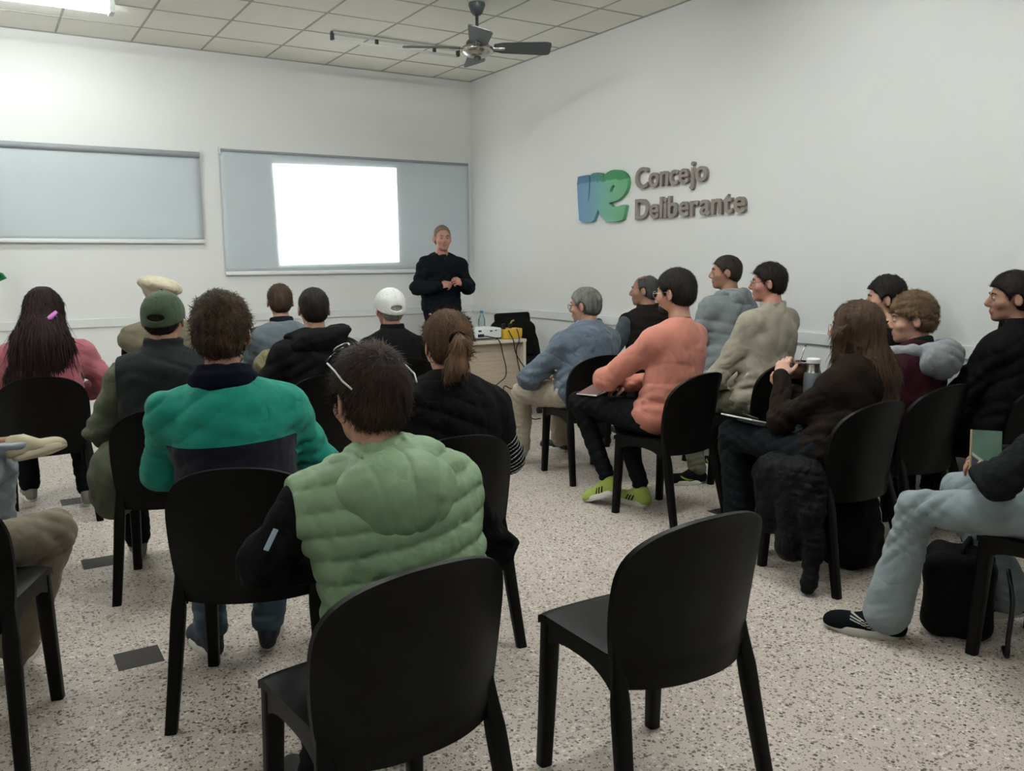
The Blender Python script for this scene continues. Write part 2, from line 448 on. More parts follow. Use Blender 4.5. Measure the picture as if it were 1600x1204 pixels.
# ------------------------------------------------------------------ the room
def wall_material(name, color, rough=0.6, orange=0.0006):
    m, nt, b = newmat(name); c = lin(color)
    nz = noise(nt, 0.9, 4)
    nt.links.new(mix_color(nt, nz, tuple(v * 0.965 for v in c), tuple(min(1, v * 1.02) for v in c)), b.inputs['Base Color'])
    b.inputs['Roughness'].default_value = rough; b.inputs['Specular IOR Level'].default_value = 0.4
    add_bump(nt, b, noise(nt, 45, 4), orange)
    return m
M_WALL = wall_material('white wall paint', '#e4e5e2')
M_CEIL = plain('ceiling tile', '#eeece2', 0.9, 0.2, bump=(160, 0.0012), var=0.03, vscale=3)
M_GRID = plain('ceiling grid metal', '#a8a89f', 0.6, 0.3)
M_TRIM = plain('white painted rail', '#dcdfdd', 0.5, 0.4)
def terrazzo():
    m, nt, b = newmat('terrazzo')
    tc = nt.nodes.new('ShaderNodeTexCoord')
    wob = N(nt, 'ShaderNodeTexNoise'); wob.inputs['Scale'].default_value = 70; nt.links.new(tc.outputs['Object'], wob.inputs[0])
    ad = N(nt, 'ShaderNodeVectorMath', operation='MULTIPLY_ADD'); ad.inputs[1].default_value = (0.009, 0.009, 0.0)
    nt.links.new(wob.outputs['Color'], ad.inputs[0]); nt.links.new(tc.outputs['Object'], ad.inputs[2])
    def chips(scale, thr, pick):
        v = N(nt, 'ShaderNodeTexVoronoi'); v.inputs['Scale'].default_value = scale; nt.links.new(ad.outputs[0], v.inputs['Vector'])
        sep = nt.nodes.new('ShaderNodeSeparateColor'); nt.links.new(v.outputs['Color'], sep.inputs[0])
        t = N(nt, 'ShaderNodeMath', operation='MULTIPLY'); t.inputs[1].default_value = thr; nt.links.new(sep.outputs[1], t.inputs[0])
        l = N(nt, 'ShaderNodeMath', operation='LESS_THAN'); nt.links.new(v.outputs['Distance'], l.inputs[0]); nt.links.new(t.outputs[0], l.inputs[1])
        g = N(nt, 'ShaderNodeMath', operation='LESS_THAN'); g.inputs[1].default_value = pick; nt.links.new(sep.outputs[0], g.inputs[0])
        mu = N(nt, 'ShaderNodeMath', operation='MULTIPLY'); nt.links.new(l.outputs[0], mu.inputs[0]); nt.links.new(g.outputs[0], mu.inputs[1])
        return mu.outputs[0], sep.outputs[2]
    a, ra = chips(84, 0.62, 0.50); c, rc = chips(150, 0.60, 0.42); p, rp = chips(70, 0.6, 0.35)
    n2 = N(nt, 'ShaderNodeTexNoise'); n2.inputs['Scale'].default_value = 1.3; n2.inputs['Detail'].default_value = 5; nt.links.new(tc.outputs['Object'], n2.inputs[0])
    base = mix_color(nt, n2.outputs[0], lin('#b3a79b'), lin('#c8beb4'))
    s1 = mix_color(nt, p, base, lin('#d8d0c4'))
    dk = mix_color(nt, ra, lin('#453c36'), lin('#83766a'))
    s2 = mix_color(nt, a, s1, dk)
    s3 = mix_color(nt, c, s2, lin('#6f655b'))
    # tile joints every 40 cm
    br = N(nt, 'ShaderNodeTexBrick'); br.offset = 0.0; br.inputs['Scale'].default_value = 1.0
    br.inputs['Brick Width'].default_value = 0.4; br.inputs['Row Height'].default_value = 0.4; br.inputs['Mortar Size'].default_value = 0.0012
    br.inputs['Color1'].default_value = (0, 0, 0, 1); br.inputs['Color2'].default_value = (0, 0, 0, 1); br.inputs['Mortar'].default_value = (1, 1, 1, 1)
    nt.links.new(tc.outputs['Object'], br.inputs[0])
    j = N(nt, 'ShaderNodeMath', operation='MULTIPLY'); j.inputs[1].default_value = 0.35; nt.links.new(br.outputs[0], j.inputs[0])
    nt.links.new(mix_color(nt, j.outputs[0], s3, lin('#6a6158')), b.inputs['Base Color'])
    b.inputs['Roughness'].default_value = 0.42; b.inputs['Specular IOR Level'].default_value = 0.4
    return m
def struct(o): o['kind'] = 'structure'; return o
T = 0.12
struct(MB().box(ROOM_X0 - T, ROOM_X1 + T, ROOM_Y0 - T, ROOM_Y1 + T, -T, 0).build('floor', terrazzo()))
M_DARK = plain('dark floor tile', '#3b3834', 0.55, 0.3, var=0.15, vscale=20)
for i, (x, y) in enumerate([(0.386, 3.276), (0.386, 4.483), (0.386, 5.764), (3.564, 3.42), (1.98, 1.0), (3.564, 5.9)]):
    struct(MB().box(x - 0.078, x + 0.078, y - 0.078, y + 0.078, -0.004, 0.0008).build('trim_%d' % (i + 10), M_DARK))
# ceiling slab and its hanging grid
struct(MB().box(ROOM_X0 - T, ROOM_X1 + T, ROOM_Y0 - T, ROOM_Y1 + T, CEIL, CEIL + T).build('ceiling', M_CEIL))
g = MB(); W = 0.0085; ZD = 0.0035
x = 0.715 - 0.61 * 7
while x < ROOM_X1:
    if x > ROOM_X0: g.box(x - W, x + W, ROOM_Y0, ROOM_Y1, CEIL - ZD, CEIL + 0.001)
    x += 0.613
y = ROOM_Y1 - 0.57
while y > ROOM_Y0:
    g.box(ROOM_X0, ROOM_X1, y - W, y + W, CEIL - ZD - 0.0005, CEIL + 0.001); y -= 0.609
for a in ((ROOM_X0, ROOM_X1, ROOM_Y1 - 0.02, ROOM_Y1), (ROOM_X1 - 0.02, ROOM_X1, ROOM_Y0, ROOM_Y1)):
    g.box(*a, CEIL - 0.006, CEIL + 0.001)
struct(g.build('trim_1', M_GRID))
struct(MB().box(ROOM_X0 - T, ROOM_X1 + T, ROOM_Y1, ROOM_Y1 + T, 0, CEIL).build('wall_front', M_WALL))
struct(MB().box(ROOM_X1, ROOM_X1 + T, ROOM_Y0, ROOM_Y1, 0, CEIL).build('wall_right', M_WALL))
struct(MB().box(ROOM_X0 - T, ROOM_X0, ROOM_Y0, ROOM_Y1, 0, CEIL).build('wall_left', M_WALL))
struct(MB().box(ROOM_X0 - T, ROOM_X1 + T, ROOM_Y0 - T, ROOM_Y0, 0, CEIL).build('wall_back', M_WALL))
RZ0, RZ1 = 0.862, 0.942
struct(MB().box(ROOM_X0, ROOM_X1, ROOM_Y1 - 0.02, ROOM_Y1, RZ0, RZ1, 0.004).build('trim_2', M_TRIM))
struct(MB().box(ROOM_X1 - 0.02, ROOM_X1, ROOM_Y0, ROOM_Y1 - 0.02, RZ0, RZ1, 0.004).build('trim_3', M_TRIM))
struct(MB().box(ROOM_X0, ROOM_X1, ROOM_Y1 - 0.015, ROOM_Y1, 0, 0.08, 0.003).build('baseboard_front', M_TRIM))
struct(MB().box(ROOM_X1 - 0.015, ROOM_X1, ROOM_Y0, ROOM_Y1 - 0.015, 0, 0.08, 0.003).build('baseboard_right', M_TRIM))

# ------------------------------------------------------------------ roller screens on the front wall
def screen_fabric():
    m, nt, b = newmat('grey roller fabric')
    nz = noise(nt, 1.4, 3, stretch=(1.0, 1, 2.0))
    nt.links.new(mix_color(nt, nz, lin('#bcc6ca'), lin('#c6cfd2')), b.inputs['Base Color'])
    b.inputs['Roughness'].default_value = 0.65
    return m
M_SCR = screen_fabric()
M_BAR = plain('white aluminium bar', '#e4e8e8', 0.35, 0.5)
M_BARG = plain('grey roller tube', '#8e9496', 0.4, 0.5)
def roller(x0, x1, z0, z1, label, tube_r, group):
    t = empty('roller_screen', ((x0 + x1) / 2, ROOM_Y1 - 0.002, z0), 0, label, 'projection screen', group)
    L = (x1 - x0) / 2; H = z1 - z0
    nx, nz = 60, 24; V = []; F = []
    for s, off in ((0, 0), (1, 0.0015)):
        for j in range(nz + 1):
            for i in range(nx + 1):
                u = i / nx; v = j / nz
                wv = 0.004 * math.sin(u * 9 + v * 5) * v * (1 - v) * 4 + 0.005 * math.sin((u * 2.1 + v) * 8) * v * (1 - v)
                V.append((-L + 2 * L * u, -0.030 + wv + off, 0.02 + (H - 0.03) * v))
    n1 = (nx + 1) * (nz + 1)
    for s in (0, 1):
        for j in range(nz):
            for i in range(nx):
                a = s * n1 + j * (nx + 1) + i; q = [a, a + 1, a + nx + 2, a + nx + 1]
                F.append(q if s == 0 else q[::-1])
    per = [i for i in range(nx + 1)] + [j * (nx + 1) + nx for j in range(1, nz + 1)] + [nz * (nx + 1) + i for i in range(nx - 1, -1, -1)] + [j * (nx + 1) for j in range(nz - 1, 0, -1)]
    for a, b in zip(per, per[1:] + per[:1]): F.append([b, a, a + n1, b + n1])
    link_mesh('screen_fabric', mesh_np('screen_fabric', V, F), M_SCR, t)
    MB().box(-L - 0.005, L + 0.005, -0.045, -0.014, -0.012, 0.026, 0.008).build('bottom_bar', M_BAR, t, autosm=40)
    MB().cyl((-L, -0.032, H - tube_r), (L, -0.032, H - tube_r), tube_r, n=20).build('roller_tube', M_BARG, t, autosm=40)
    for s in (-1, 1): MB().box(s * L - 0.006, s * L + 0.006, -0.05, 0, H - 0.06, H + 0.012, 0.002).build('bracket', M_BAR, t)
    return t
roller(-2.4, 1.885, 1.645, 2.50, 'wide grey roller screen at the left end of the front wall', 0.03, 'roller screens')
roller(2.075, 4.83, 1.335, 2.545, 'grey roller screen with the bright slide projected on it', 0.014, 'roller screens')
# the projected slide: light thrown on the fabric
m, nt, b = newmat('projected slide light')
b.inputs['Base Color'].default_value = (0.9, 0.9, 0.9, 1); b.inputs['Emission Color'].default_value = (1.0, 1.0, 0.99, 1); b.inputs['Emission Strength'].default_value = 1.15
bm = bmesh.new()
q = [(2.590, 2.426), (3.932, 2.448), (3.941, 1.443), (2.621, 1.419)]
YS = ROOM_Y1 - 0.044
vs = [bm.verts.new((x, YS, z)) for x, z in q] + [bm.verts.new((x, YS + 0.001, z)) for x, z in q]
bm.faces.new(vs[:4]); bm.faces.new(vs[4:][::-1])
for i in range(4): bm.faces.new((vs[i], vs[4 + i], vs[4 + (i + 1) % 4], vs[(i + 1) % 4]))
bmesh.ops.recalc_face_normals(bm, faces=bm.faces)
me = bpy.data.meshes.new('projected_slide'); bm.to_mesh(me); bm.free()
slide = link_mesh('projected_slide', me, m, None, False)
props(slide, 'blank white slide glowing on the roller screen beside the presenter', 'projected slide')

def letter_mesh(ch, size, depth, offset, xs=1.0):
    cu = bpy.data.curves.new('letter', 'FONT'); cu.body = ch; cu.size = size; cu.extrude = depth / 2; cu.offset = offset
    cu.bevel_depth = 0.0; cu.resolution_u = 6
    o = bpy.data.objects.new('letter_src', cu); COL.objects.link(o)
    dg = bpy.context.evaluated_depsgraph_get()
    me = bpy.data.meshes.new_from_object(o.evaluated_get(dg))
    bpy.data.objects.remove(o); bpy.data.curves.remove(cu)
    for v in me.vertices: v.co.x *= xs
    me.materials.clear()
    return me
# faint title line of the slide
M_FAINT = plain('faint slide text', '#dcdcd8', 0.8, 0.1, Emission_Color=(0.9, 0.9, 0.88, 1), Emission_Strength=0.62)
words = ['Principales', 'plantines', 'de', 'las', 'huertas']; meshes = [letter_mesh(w_, 0.068, 0.0006, 0.0) for w_ in words]
spans = [(min(v.co.x for v in me_.vertices), max(v.co.x for v in me_.vertices)) for me_ in meshes]
space = 0.020; kx = 0.90 / (sum(b_ - a_ for a_, b_ in spans) + space * (len(words) - 1)); x_ = 0.0
for me_, (a_, b_) in zip(meshes, spans):
    for v in me_.vertices:
        x = x_ + (v.co.x - a_) * kx
        v.co = Vector((2.843 + x, YS - 0.0012 - v.co.z * 0.3, 2.335 + v.co.y + 0.016 * x))
    link_mesh('title_word', me_, M_FAINT, slide, False)
    x_ += (b_ - a_ + space) * kx

# ------------------------------------------------------------------ wall sign: emblem and raised letters
M_SIGN = plain('taupe painted letters', '#8d837d', 0.55, 0.3)
def emblem_mat(name, stops, angle_axis=(0.0, 1.0)):
    m, nt, b = newmat(name)
    tc = nt.nodes.new('ShaderNodeTexCoord'); sep = nt.nodes.new('ShaderNodeSeparateXYZ'); nt.links.new(tc.outputs['Object'], sep.inputs[0])
    nz = noise(nt, 9, 4)
    mr = N(nt, 'ShaderNodeMapRange'); mr.inputs[1].default_value = -6.62; mr.inputs[2].default_value = -5.92
    # object x runs along the wall, growing to the right of the sign
    mr.inputs[1].default_value = 0.0; mr.inputs[2].default_value = 0.75
    nt.links.new(sep.outputs[0], mr.inputs[0])
    cr = nt.nodes.new('ShaderNodeValToRGB'); e = cr.color_ramp
    while len(e.elements) < len(stops): e.elements.new(0.5)
    for el, (p, c) in zip(e.elements, stops): el.position = p; el.color = (*lin(c), 1)
    nt.links.new(mr.outputs[0], cr.inputs[0])
    # darker wash on the crowns of the strokes
    ad = N(nt, 'ShaderNodeMath', operation='MULTIPLY_ADD'); ad.inputs[1].default_value = 0.10; nt.links.new(nz, ad.inputs[0]); nt.links.new(sep.outputs[2], ad.inputs[2])
    m2 = N(nt, 'ShaderNodeMapRange'); m2.inputs[1].default_value = 0.405; m2.inputs[2].default_value = 0.425; nt.links.new(ad.outputs[0], m2.inputs[0])
    cr2 = nt.nodes.new('ShaderNodeValToRGB'); e = cr2.color_ramp
    e.elements[0].position = 0.2; e.elements[0].color = (*lin('#3a6d8a'), 1); e.elements[1].position = 0.62; e.elements[1].color = (*lin('#25804a'), 1)
    nt.links.new(mr.outputs[0], cr2.inputs[0])
    nt.links.new(mix_color(nt, m2.outputs[0], cr.outputs[0], cr2.outputs[0]), b.inputs['Base Color'])
    b.inputs['Roughness'].default_value = 0.5
    return m
M_EMB = emblem_mat('emblem blue to green wash', [(0.0, '#5a86ad'), (0.35, '#6493a6'), (0.55, '#64a191'), (0.75, '#65a67f'), (1.0, '#5ea06e')])
E_OUT = [(6.2621, 2.192), (6.2107, 2.2235), (6.1469, 2.2385), (6.0839, 2.238), (6.0111, 2.2237), (5.9595, 2.1982), (5.9234, 2.1635), (5.9124, 2.1216), (5.9215, 2.0718), (5.946, 2.0323), (5.9964, 1.9942), (6.0581, 1.9711), (6.121, 1.96), (6.1764, 1.9568), (6.1525, 1.9358), (6.1096, 1.9138), (6.0571, 1.9174), (5.9951, 1.9268), (5.9337, 1.9278), (5.9479, 1.8762), (5.9721, 1.8068), (5.9823, 1.7976), (6.0548, 1.7877), (6.1287, 1.7874), (6.2039, 1.7971), (6.2586, 1.816), (6.2976, 1.8477), (6.3258, 1.889), (6.3349, 1.9095), (6.2941, 1.9936), (6.2703, 2.0843)]
V_OUT = [(6.6699, 2.2229), (6.5679, 2.2265), (6.4737, 2.2265), (6.4749, 2.126), (6.4867, 1.9549), (6.4606, 2.0712), (6.4533, 2.2288), (6.4084, 2.2369), (6.3305, 2.2353), (6.281, 2.2231), (6.2621, 2.192), (6.2703, 2.0843), (6.2941, 1.9936), (6.3349, 1.9095), (6.359, 1.8774), (6.4086, 1.7955), (6.6226, 1.8008), (6.6413, 1.912)]
E_HOLE = [(6.1651, 2.0507), (6.1549, 2.0825), (6.1236, 2.1093), (6.0972, 2.1041), (6.0915, 2.0811), (6.1121, 2.0535), (6.1383, 2.0391)]
SIGN_Y, SIGN_Z = 6.67, 1.79
def smooth_poly(P, it=1, keep=()):
    for _ in range(it):
        Q = []
        for i, a in enumerate(P):
            b = P[(i + 1) % len(P)]; Q += [(a[0] * .8 + b[0] * .2, a[1] * .8 + b[1] * .2), (a[0] * .2 + b[0] * .8, a[1] * .2 + b[1] * .8)]
        P = Q
    return P
sign = empty('wall_sign', (ROOM_X1, SIGN_Y, SIGN_Z), 90, 'raised blue green emblem and taupe words Concejo Deliberante on white wall', 'sign')
loc = lambda P: [(SIGN_Y - y, z - SIGN_Z) for y, z in P]
MB().prism(smooth_poly(loc(V_OUT)), 0.035, Matrix.Translation((0, -0.036, 0))).build('emblem_letter', M_EMB, sign)
MB().prism(smooth_poly(loc(E_OUT)), 0.037, Matrix.Translation((0, -0.038, 0)), holes=[smooth_poly(loc(E_HOLE))]).build('emblem_letter', M_EMB, sign)
def sign_word(word, y0, y1, z, h, groupname):
    cap_size = h / 0.729
    ms = [letter_mesh(c, cap_size, 0.03, 0.0046, 1.0) for c in word]
    def ext(me): xs = [v.co.x for v in me.vertices]; return min(xs), max(xs)
    gaps = 0.012; tot = sum(ext(m)[1] - ext(m)[0] for m in ms) + gaps * (len(ms) - 1)
    k = (y0 - y1) / tot; xx = SIGN_Y - y0
    for c, me in zip(word, ms):
        a, b_ = ext(me)
        for v in me.vertices: v.co = Vector(((v.co.x - a) * k, -0.018 - v.co.z, v.co.y))
        me.flip_normals()
        o = link_mesh('letter', me, M_SIGN, sign, False); o.location = (xx, 0, z - SIGN_Z)
        xx += (b_ - a + gaps) * k
sign_word('Concejo', 5.824, 4.966, 2.055, 0.176, '')
sign_word('Deliberante', 5.82, 4.562, 1.797, 0.174, '')

# ------------------------------------------------------------------ ceiling battens
M_CASE = plain('white lamp housing', '#cfd2cf', 0.45, 0.5)
M_CASEG = plain('grey lamp end cap', '#6f726f', 0.5, 0.4)
M_TUBEOFF = plain('unlit tube', '#e8ecea', 0.2, 0.6)
bl = ['lit tube lamp at the top left of the ceiling above the left screen', 'unlit ceiling tube lamp with dark end cap left of the fan',
      'lit ceiling tube lamp by the left wall', 'lit ceiling tube lamp over the right hand audience', 'lit ceiling tube lamp over the back rows', 'unseen tube lamp added for fill light above the green capped man', 'unseen tube lamp added for fill light above the pink sweater man']
for (x0, x1, y, w, lit), lb in zip(BATTENS, bl):
    t = empty('tube_lamp', ((x0 + x1) / 2, y, CEIL), 0, lb, 'ceiling lamp', 'ceiling tube lamps')
    L = (x1 - x0) / 2
    (MB().box(-L, L, -0.035, 0.035, -0.035, -0.003, 0.004) if lit else MB().box(-L, L, -0.03, 0.03, -0.022, -0.003, 0.004)).build('housing', M_CASE if lit else plain('dim lamp housing', '#c4c5be', 0.6), t)
    for s in (-1, 1):
        (MB().box(s * L - 0.02, s * L + 0.02, -0.065, 0.065, -0.10, -0.003, 0.004) if lit else MB().box(s * L - 0.012, s * L + 0.012, -0.025, 0.025, -0.075, -0.003, 0.006)).build('end_cap', M_CASE if lit else plain('dark end cap', '#3b3d3b', 0.5), t)
    for yy in ((-0.042, 0.042) if lit else (0.0,)):
        MB().cyl((-L + 0.02, yy, -0.072), (L - 0.02, yy, -0.072), 0.015 if lit else 0.012, n=14).build('tube', tube_material(w) if lit else M_TUBEOFF, t, smooth=True)
    if not lit:
        for xx in (-L + 0.42, L - 0.25):
            MB().box(xx - 0.014, xx + 0.014, -0.014, 0.014, -0.062, -0.02, 0.003).build('clip', plain('dark end cap', '#3b3d3b', 0.5), t)

# ------------------------------------------------------------------ ceiling fan
M_FAN = plain('dark grey fan enamel', '#3c4242', 0.4, 0.5)
M_CHR = plain('brushed steel', '#b7b2ac', 0.22, 0.6, metal=1.0)
fan = empty('ceiling_fan', (3.49, 6.14, CEIL), 0, 'dark four bladed ceiling fan with chrome motor hanging near the corner', 'ceiling fan')
MB().lathe([(0.065, -0.002), (0.066, -0.02), (0.045, -0.075), (0.03, -0.09), (0.018, -0.095)]).build('canopy', M_FAN, fan, autosm=40)
MB().cyl((0, 0, -0.09), (0, 0, -0.27), 0.013).build('rod', M_FAN, fan, smooth=True)
MB().lathe([(0.02, -0.24), (0.05, -0.26), (0.085, -0.29), (0.095, -0.325)]).build('motor_cover', M_FAN, fan, autosm=50)
MB().lathe([(0.10, -0.322), (0.125, -0.335), (0.13, -0.355), (0.12, -0.375), (0.085, -0.40), (0.05, -0.41), (0.015, -0.412)], n=32).build('motor_housing', M_CHR, fan, autosm=50)
MB().lathe([(0.03, -0.408), (0.028, -0.43), (0.01, -0.436)]).build('switch_cap', M_FAN, fan, autosm=50)
def blade():
    bm = bmesh.new(); pts = [(0.13, -0.05), (0.20, -0.075), (0.54, -0.095), (0.575, -0.085), (0.585, -0.06), (0.585, 0.06), (0.575, 0.085), (0.54, 0.095), (0.20, 0.075), (0.13, 0.05)]
    top = [bm.verts.new((x, y, 0.003)) for x, y in pts]; bot = [bm.verts.new((x, y, -0.003)) for x, y in pts]
    bm.faces.new(top); bm.faces.new(bot[::-1])
    for i in range(len(pts)): bm.faces.new((top[i], bot[i], bot[(i + 1) % len(pts)], top[(i + 1) % len(pts)]))
    bmesh.ops.recalc_face_normals(bm, faces=bm.faces)
    me = bpy.data.meshes.new('blade'); bm.to_mesh(me); bm.free(); return me
bme = blade(); bme.materials.append(M_FAN)
for k in range(4):
    a = math.radians(-33 + 90 * k + 6)
    M = Matrix.Translation((0, 0, -0.335)) @ Matrix.Rotation(a, 4, 'Z') @ Matrix.Rotation(math.radians(-17), 4, 'X')
    o = bpy.data.objects.new('blade', bme); COL.objects.link(o); o.parent = fan; o.matrix_local = M
    ir = MB().box(0.08, 0.22, -0.018, 0.018, -0.012, -0.004, 0.003).build('blade_bracket', M_CHR, o)

# ------------------------------------------------------------------ desk group
def woodmat():
    m, nt, b = newmat('light oak melamine')
    nz = noise(nt, 5, 6, stretch=(1.2, 4, 14))
    nt.links.new(mix_color(nt, nz, lin('#9c8b76'), lin('#c9bba6')), b.inputs['Base Color'])
    b.inputs['Roughness'].default_value = 0.45
    return m
M_WOOD = woodmat(); M_WOODT = plain('pale melamine top', '#cfc4b2', 0.35, 0.5, var=0.05)
DX0, DX1, DY0, DY1, DZ = 2.98, 4.155, 6.47, 7.10, 0.75
desk = empty('desk', ((DX0 + DX1) / 2, DY0, 0), 0, 'pale wood melamine desk in front of the standing presenter', 'desk')
L = (DX1 - DX0) / 2; D = DY1 - DY0
MB().box(-L, L, 0, D, DZ - 0.028, DZ, 0.003).build('desk_top', M_WOODT, desk)
for s in (-1, 1): MB().box(s * L - (0.03 if s > 0 else 0), s * L + (0 if s > 0 else 0.03), 0.01, D - 0.02, 0, DZ - 0.028, 0.002).build('side_panel', M_WOODT, desk)
MB().box(-L + 0.03, L - 0.03, 0.06, 0.08, 0.18, DZ - 0.028, 0.001).build('front_panel', M_WOOD, desk)
M_PROJ = plain('white plastic', '#d9dcdd', 0.4, 0.5)
M_BLK = plain('black plastic', '#0b0b0b', 0.45, 0.4)
pj_ = empty('projector', (3.80, 6.68, DZ), 3, 'white projector on the desk beside the yellow box', 'projector')
MB().box(-0.15, 0.15, -0.12, 0.13, 0.018, 0.105, 0.012).build('case', M_PROJ, pj_, autosm=40)
MB().cyl((0.07, 0.12, 0.062), (0.07, 0.15, 0.062), 0.032).build('lens', M_BLK, pj_, autosm=40)
for x in (-0.12, 0.12): MB().cyl((x, -0.08, 0.0), (x, -0.08, 0.02), 0.012).build('foot', M_BLK, pj_)
MB().box(-0.09, -0.03, -0.123, -0.118, 0.03, 0.055).box(0.03, 0.055, -0.123, -0.118, 0.075, 0.085).box(0.08, 0.10, -0.123, -0.118, 0.08, 0.088).box(-0.085, -0.055, -0.123, -0.118, 0.075, 0.09).build('ports', M_BLK, pj_)
M_YEL = plain('yellow plastic', '#c9a02a', 0.4, 0.5)
yb = empty('power_box', (4.062, 6.60, DZ), 0, 'yellow power socket box with plugs at the right end of the desk', 'power strip')
MB().box(-0.10, 0.09, -0.06, 0.06, 0.0, 0.085, 0.01).box(-0.04, 0.092, -0.062, 0.062, 0.02, 0.092, 0.008).build('case', M_YEL, yb, autosm=40)
for x in (-0.07, 0.0): MB().box(x - 0.014, x + 0.014, -0.014, 0.014, 0.085, 0.135, 0.004).build('plug', M_BLK, yb)
MB().tube([(0.0, 0, 0.13), (0.01, -0.01, 0.155), (0.03, -0.02, 0.165)], 0.008).build('plug_tip', plain('tan plastic', '#b08a5a', 0.5), yb)
def wire(name, pts, r, label, cat='cable', group='cables hanging from the desk'):
    P = [Vector(p) for p in pts]; out = []
    for i in range(len(P) - 1):
        p0 = P[max(i - 1, 0)]; p1 = P[i]; p2 = P[i + 1]; p3 = P[min(i + 2, len(P) - 1)]
        for s in range(6):
            t = s / 6; out.append(0.5 * ((2 * p1) + (-p0 + p2) * t + (2 * p0 - 5 * p1 + 4 * p2 - p3) * t * t + (-p0 + 3 * p1 - 3 * p2 + p3) * t ** 3))
    out.append(P[-1])
    o = MB().tube(out, r, 6).build(name, M_BLK, None, smooth=True)
    return props(o, label, cat, group)
DF = DY0 - 0.008
wire('cable', [(3.72, 6.555, 0.79), (3.78, 6.50, 0.785), (3.86, DF, 0.75), (3.90, DF, 0.62), (3.93, DF, 0.50), (3.92, DF, 0.42), (3.85, DF, 0.37), (3.72, DF, 0.28), (3.6, DF - 0.02, 0.05), (3.4, DF - 0.05, 0.006)], 0.005, 'black cable hanging from the back of the white projector')
wire('cable', [(4.00, 6.53, 0.83), (4.00, 6.50, 0.80), (4.01, DF, 0.74), (4.03, DF, 0.64), (4.08, DF, 0.55), (4.145, DF, 0.46), (4.13, DF, 0.38), (4.06, DF, 0.32), (3.98, DF, 0.31), (3.92, DF, 0.34), (3.90, DF, 0.30), (3.9, DF, 0.1), (3.92, DF - 0.03, 0.006)], 0.005, 'black cable looping from the yellow box down the desk front')
wire('cable', [(4.08, 6.52, 0.84), (4.085, 6.50, 0.80), (4.07, DF, 0.74), (4.04, DF, 0.66), (4.06, DF, 0.52), (4.12, DF, 0.32), (4.17, DF, 0.16), (4.20, DF, 0.02), (4.3, DF, 0.006)], 0.005, 'black cable running straight down to the right desk corner')
M_PET = plain('clear bottle plastic', '#cfe0e6', 0.08, 0.5, Transmission_Weight=0.85, IOR=1.3)
def bottle(x, y, capcol, label, h=0.235):
    t = empty('water_bottle', (x, y, DZ), 0, label, 'bottle', 'water bottles on the desk')
    MB().lathe([(0.001, 0.001), (0.030, 0.001), (0.033, 0.01), (0.033, 0.07), (0.030, 0.075), (0.033, 0.08), (0.033, h - 0.085), (0.014, h - 0.03), (0.0125, h - 0.016)]).build('bottle_body', M_PET, t, autosm=50)
    MB().lathe([(0.0155, h - 0.02), (0.0155, h), (0.001, h + 0.001)]).build('bottle_cap', capcol, t, autosm=40)
bottle(3.42, 6.92, M_PROJ, 'clear bottle with white cap, left of the two white capped ones'); bottle(3.56, 7.00, M_PROJ, 'clear bottle with white cap, right of the two white capped ones')
bottle(3.98, 6.98, plain('blue cap', '#3f6f9a', 0.4), 'clear bottle with blue cap behind the projector')

# flag in a stand by the left edge
flag = empty('flag_stand', (-0.005, 8.35, 0), 0, 'dark red pole with a green flag at the left edge', 'flag')
MB().lathe([(0.14, 0.0), (0.14, 0.02), (0.05, 0.045), (0.025, 0.12), (0.001, 0.13)]).build('base', plain('dark wood', '#3a1714', 0.4), flag, autosm=40)
MB().cyl((0.0, 0, 0.1), (0.0, 0, 2.25), 0.016).build('pole', plain('dark wood', '#3a1714', 0.4), flag, smooth=True)
MB().lathe([(0.001, 2.25), (0.02, 2.26), (0.012, 2.29), (0.001, 2.36)]).build('finial', plain('brass', '#a98b45', 0.3, metal=1.0), flag, autosm=50)
V = []; F = []
for j in range(25):
    for i in range(31):
        u = i / 30; v = j / 24
        wdt = 0.012 + 0.02 * v + 0.155 * math.exp(-((v - 0.86) / 0.055) ** 2)
        V.append((0.02 + wdt * u, 0.03 * math.sin(u * 16 + v * 3) * (0.3 + v), 2.2 - 0.95 * v + 0.04 * math.sin(u * 5)))
for j in range(24):
    for i in range(30):
        a = j * 31 + i; F.append((a, a + 1, a + 32, a + 31))
fl_ = link_mesh('flag_cloth', mesh_np('flag_cloth', V, F), cloth('green flag cloth', '#1c7a44'), flag)
sm = fl_.modifiers.new('thickness', 'SOLIDIFY'); sm.thickness = 0.003

# socket and conduit at the front corner
so = MB().box(4.60, 4.66, ROOM_Y1 - 0.012, ROOM_Y1, 1.0, 1.11, 0.003).build('wall_socket', M_TRIM)
props(so, 'small white wall socket behind the presenter by the corner', 'socket')

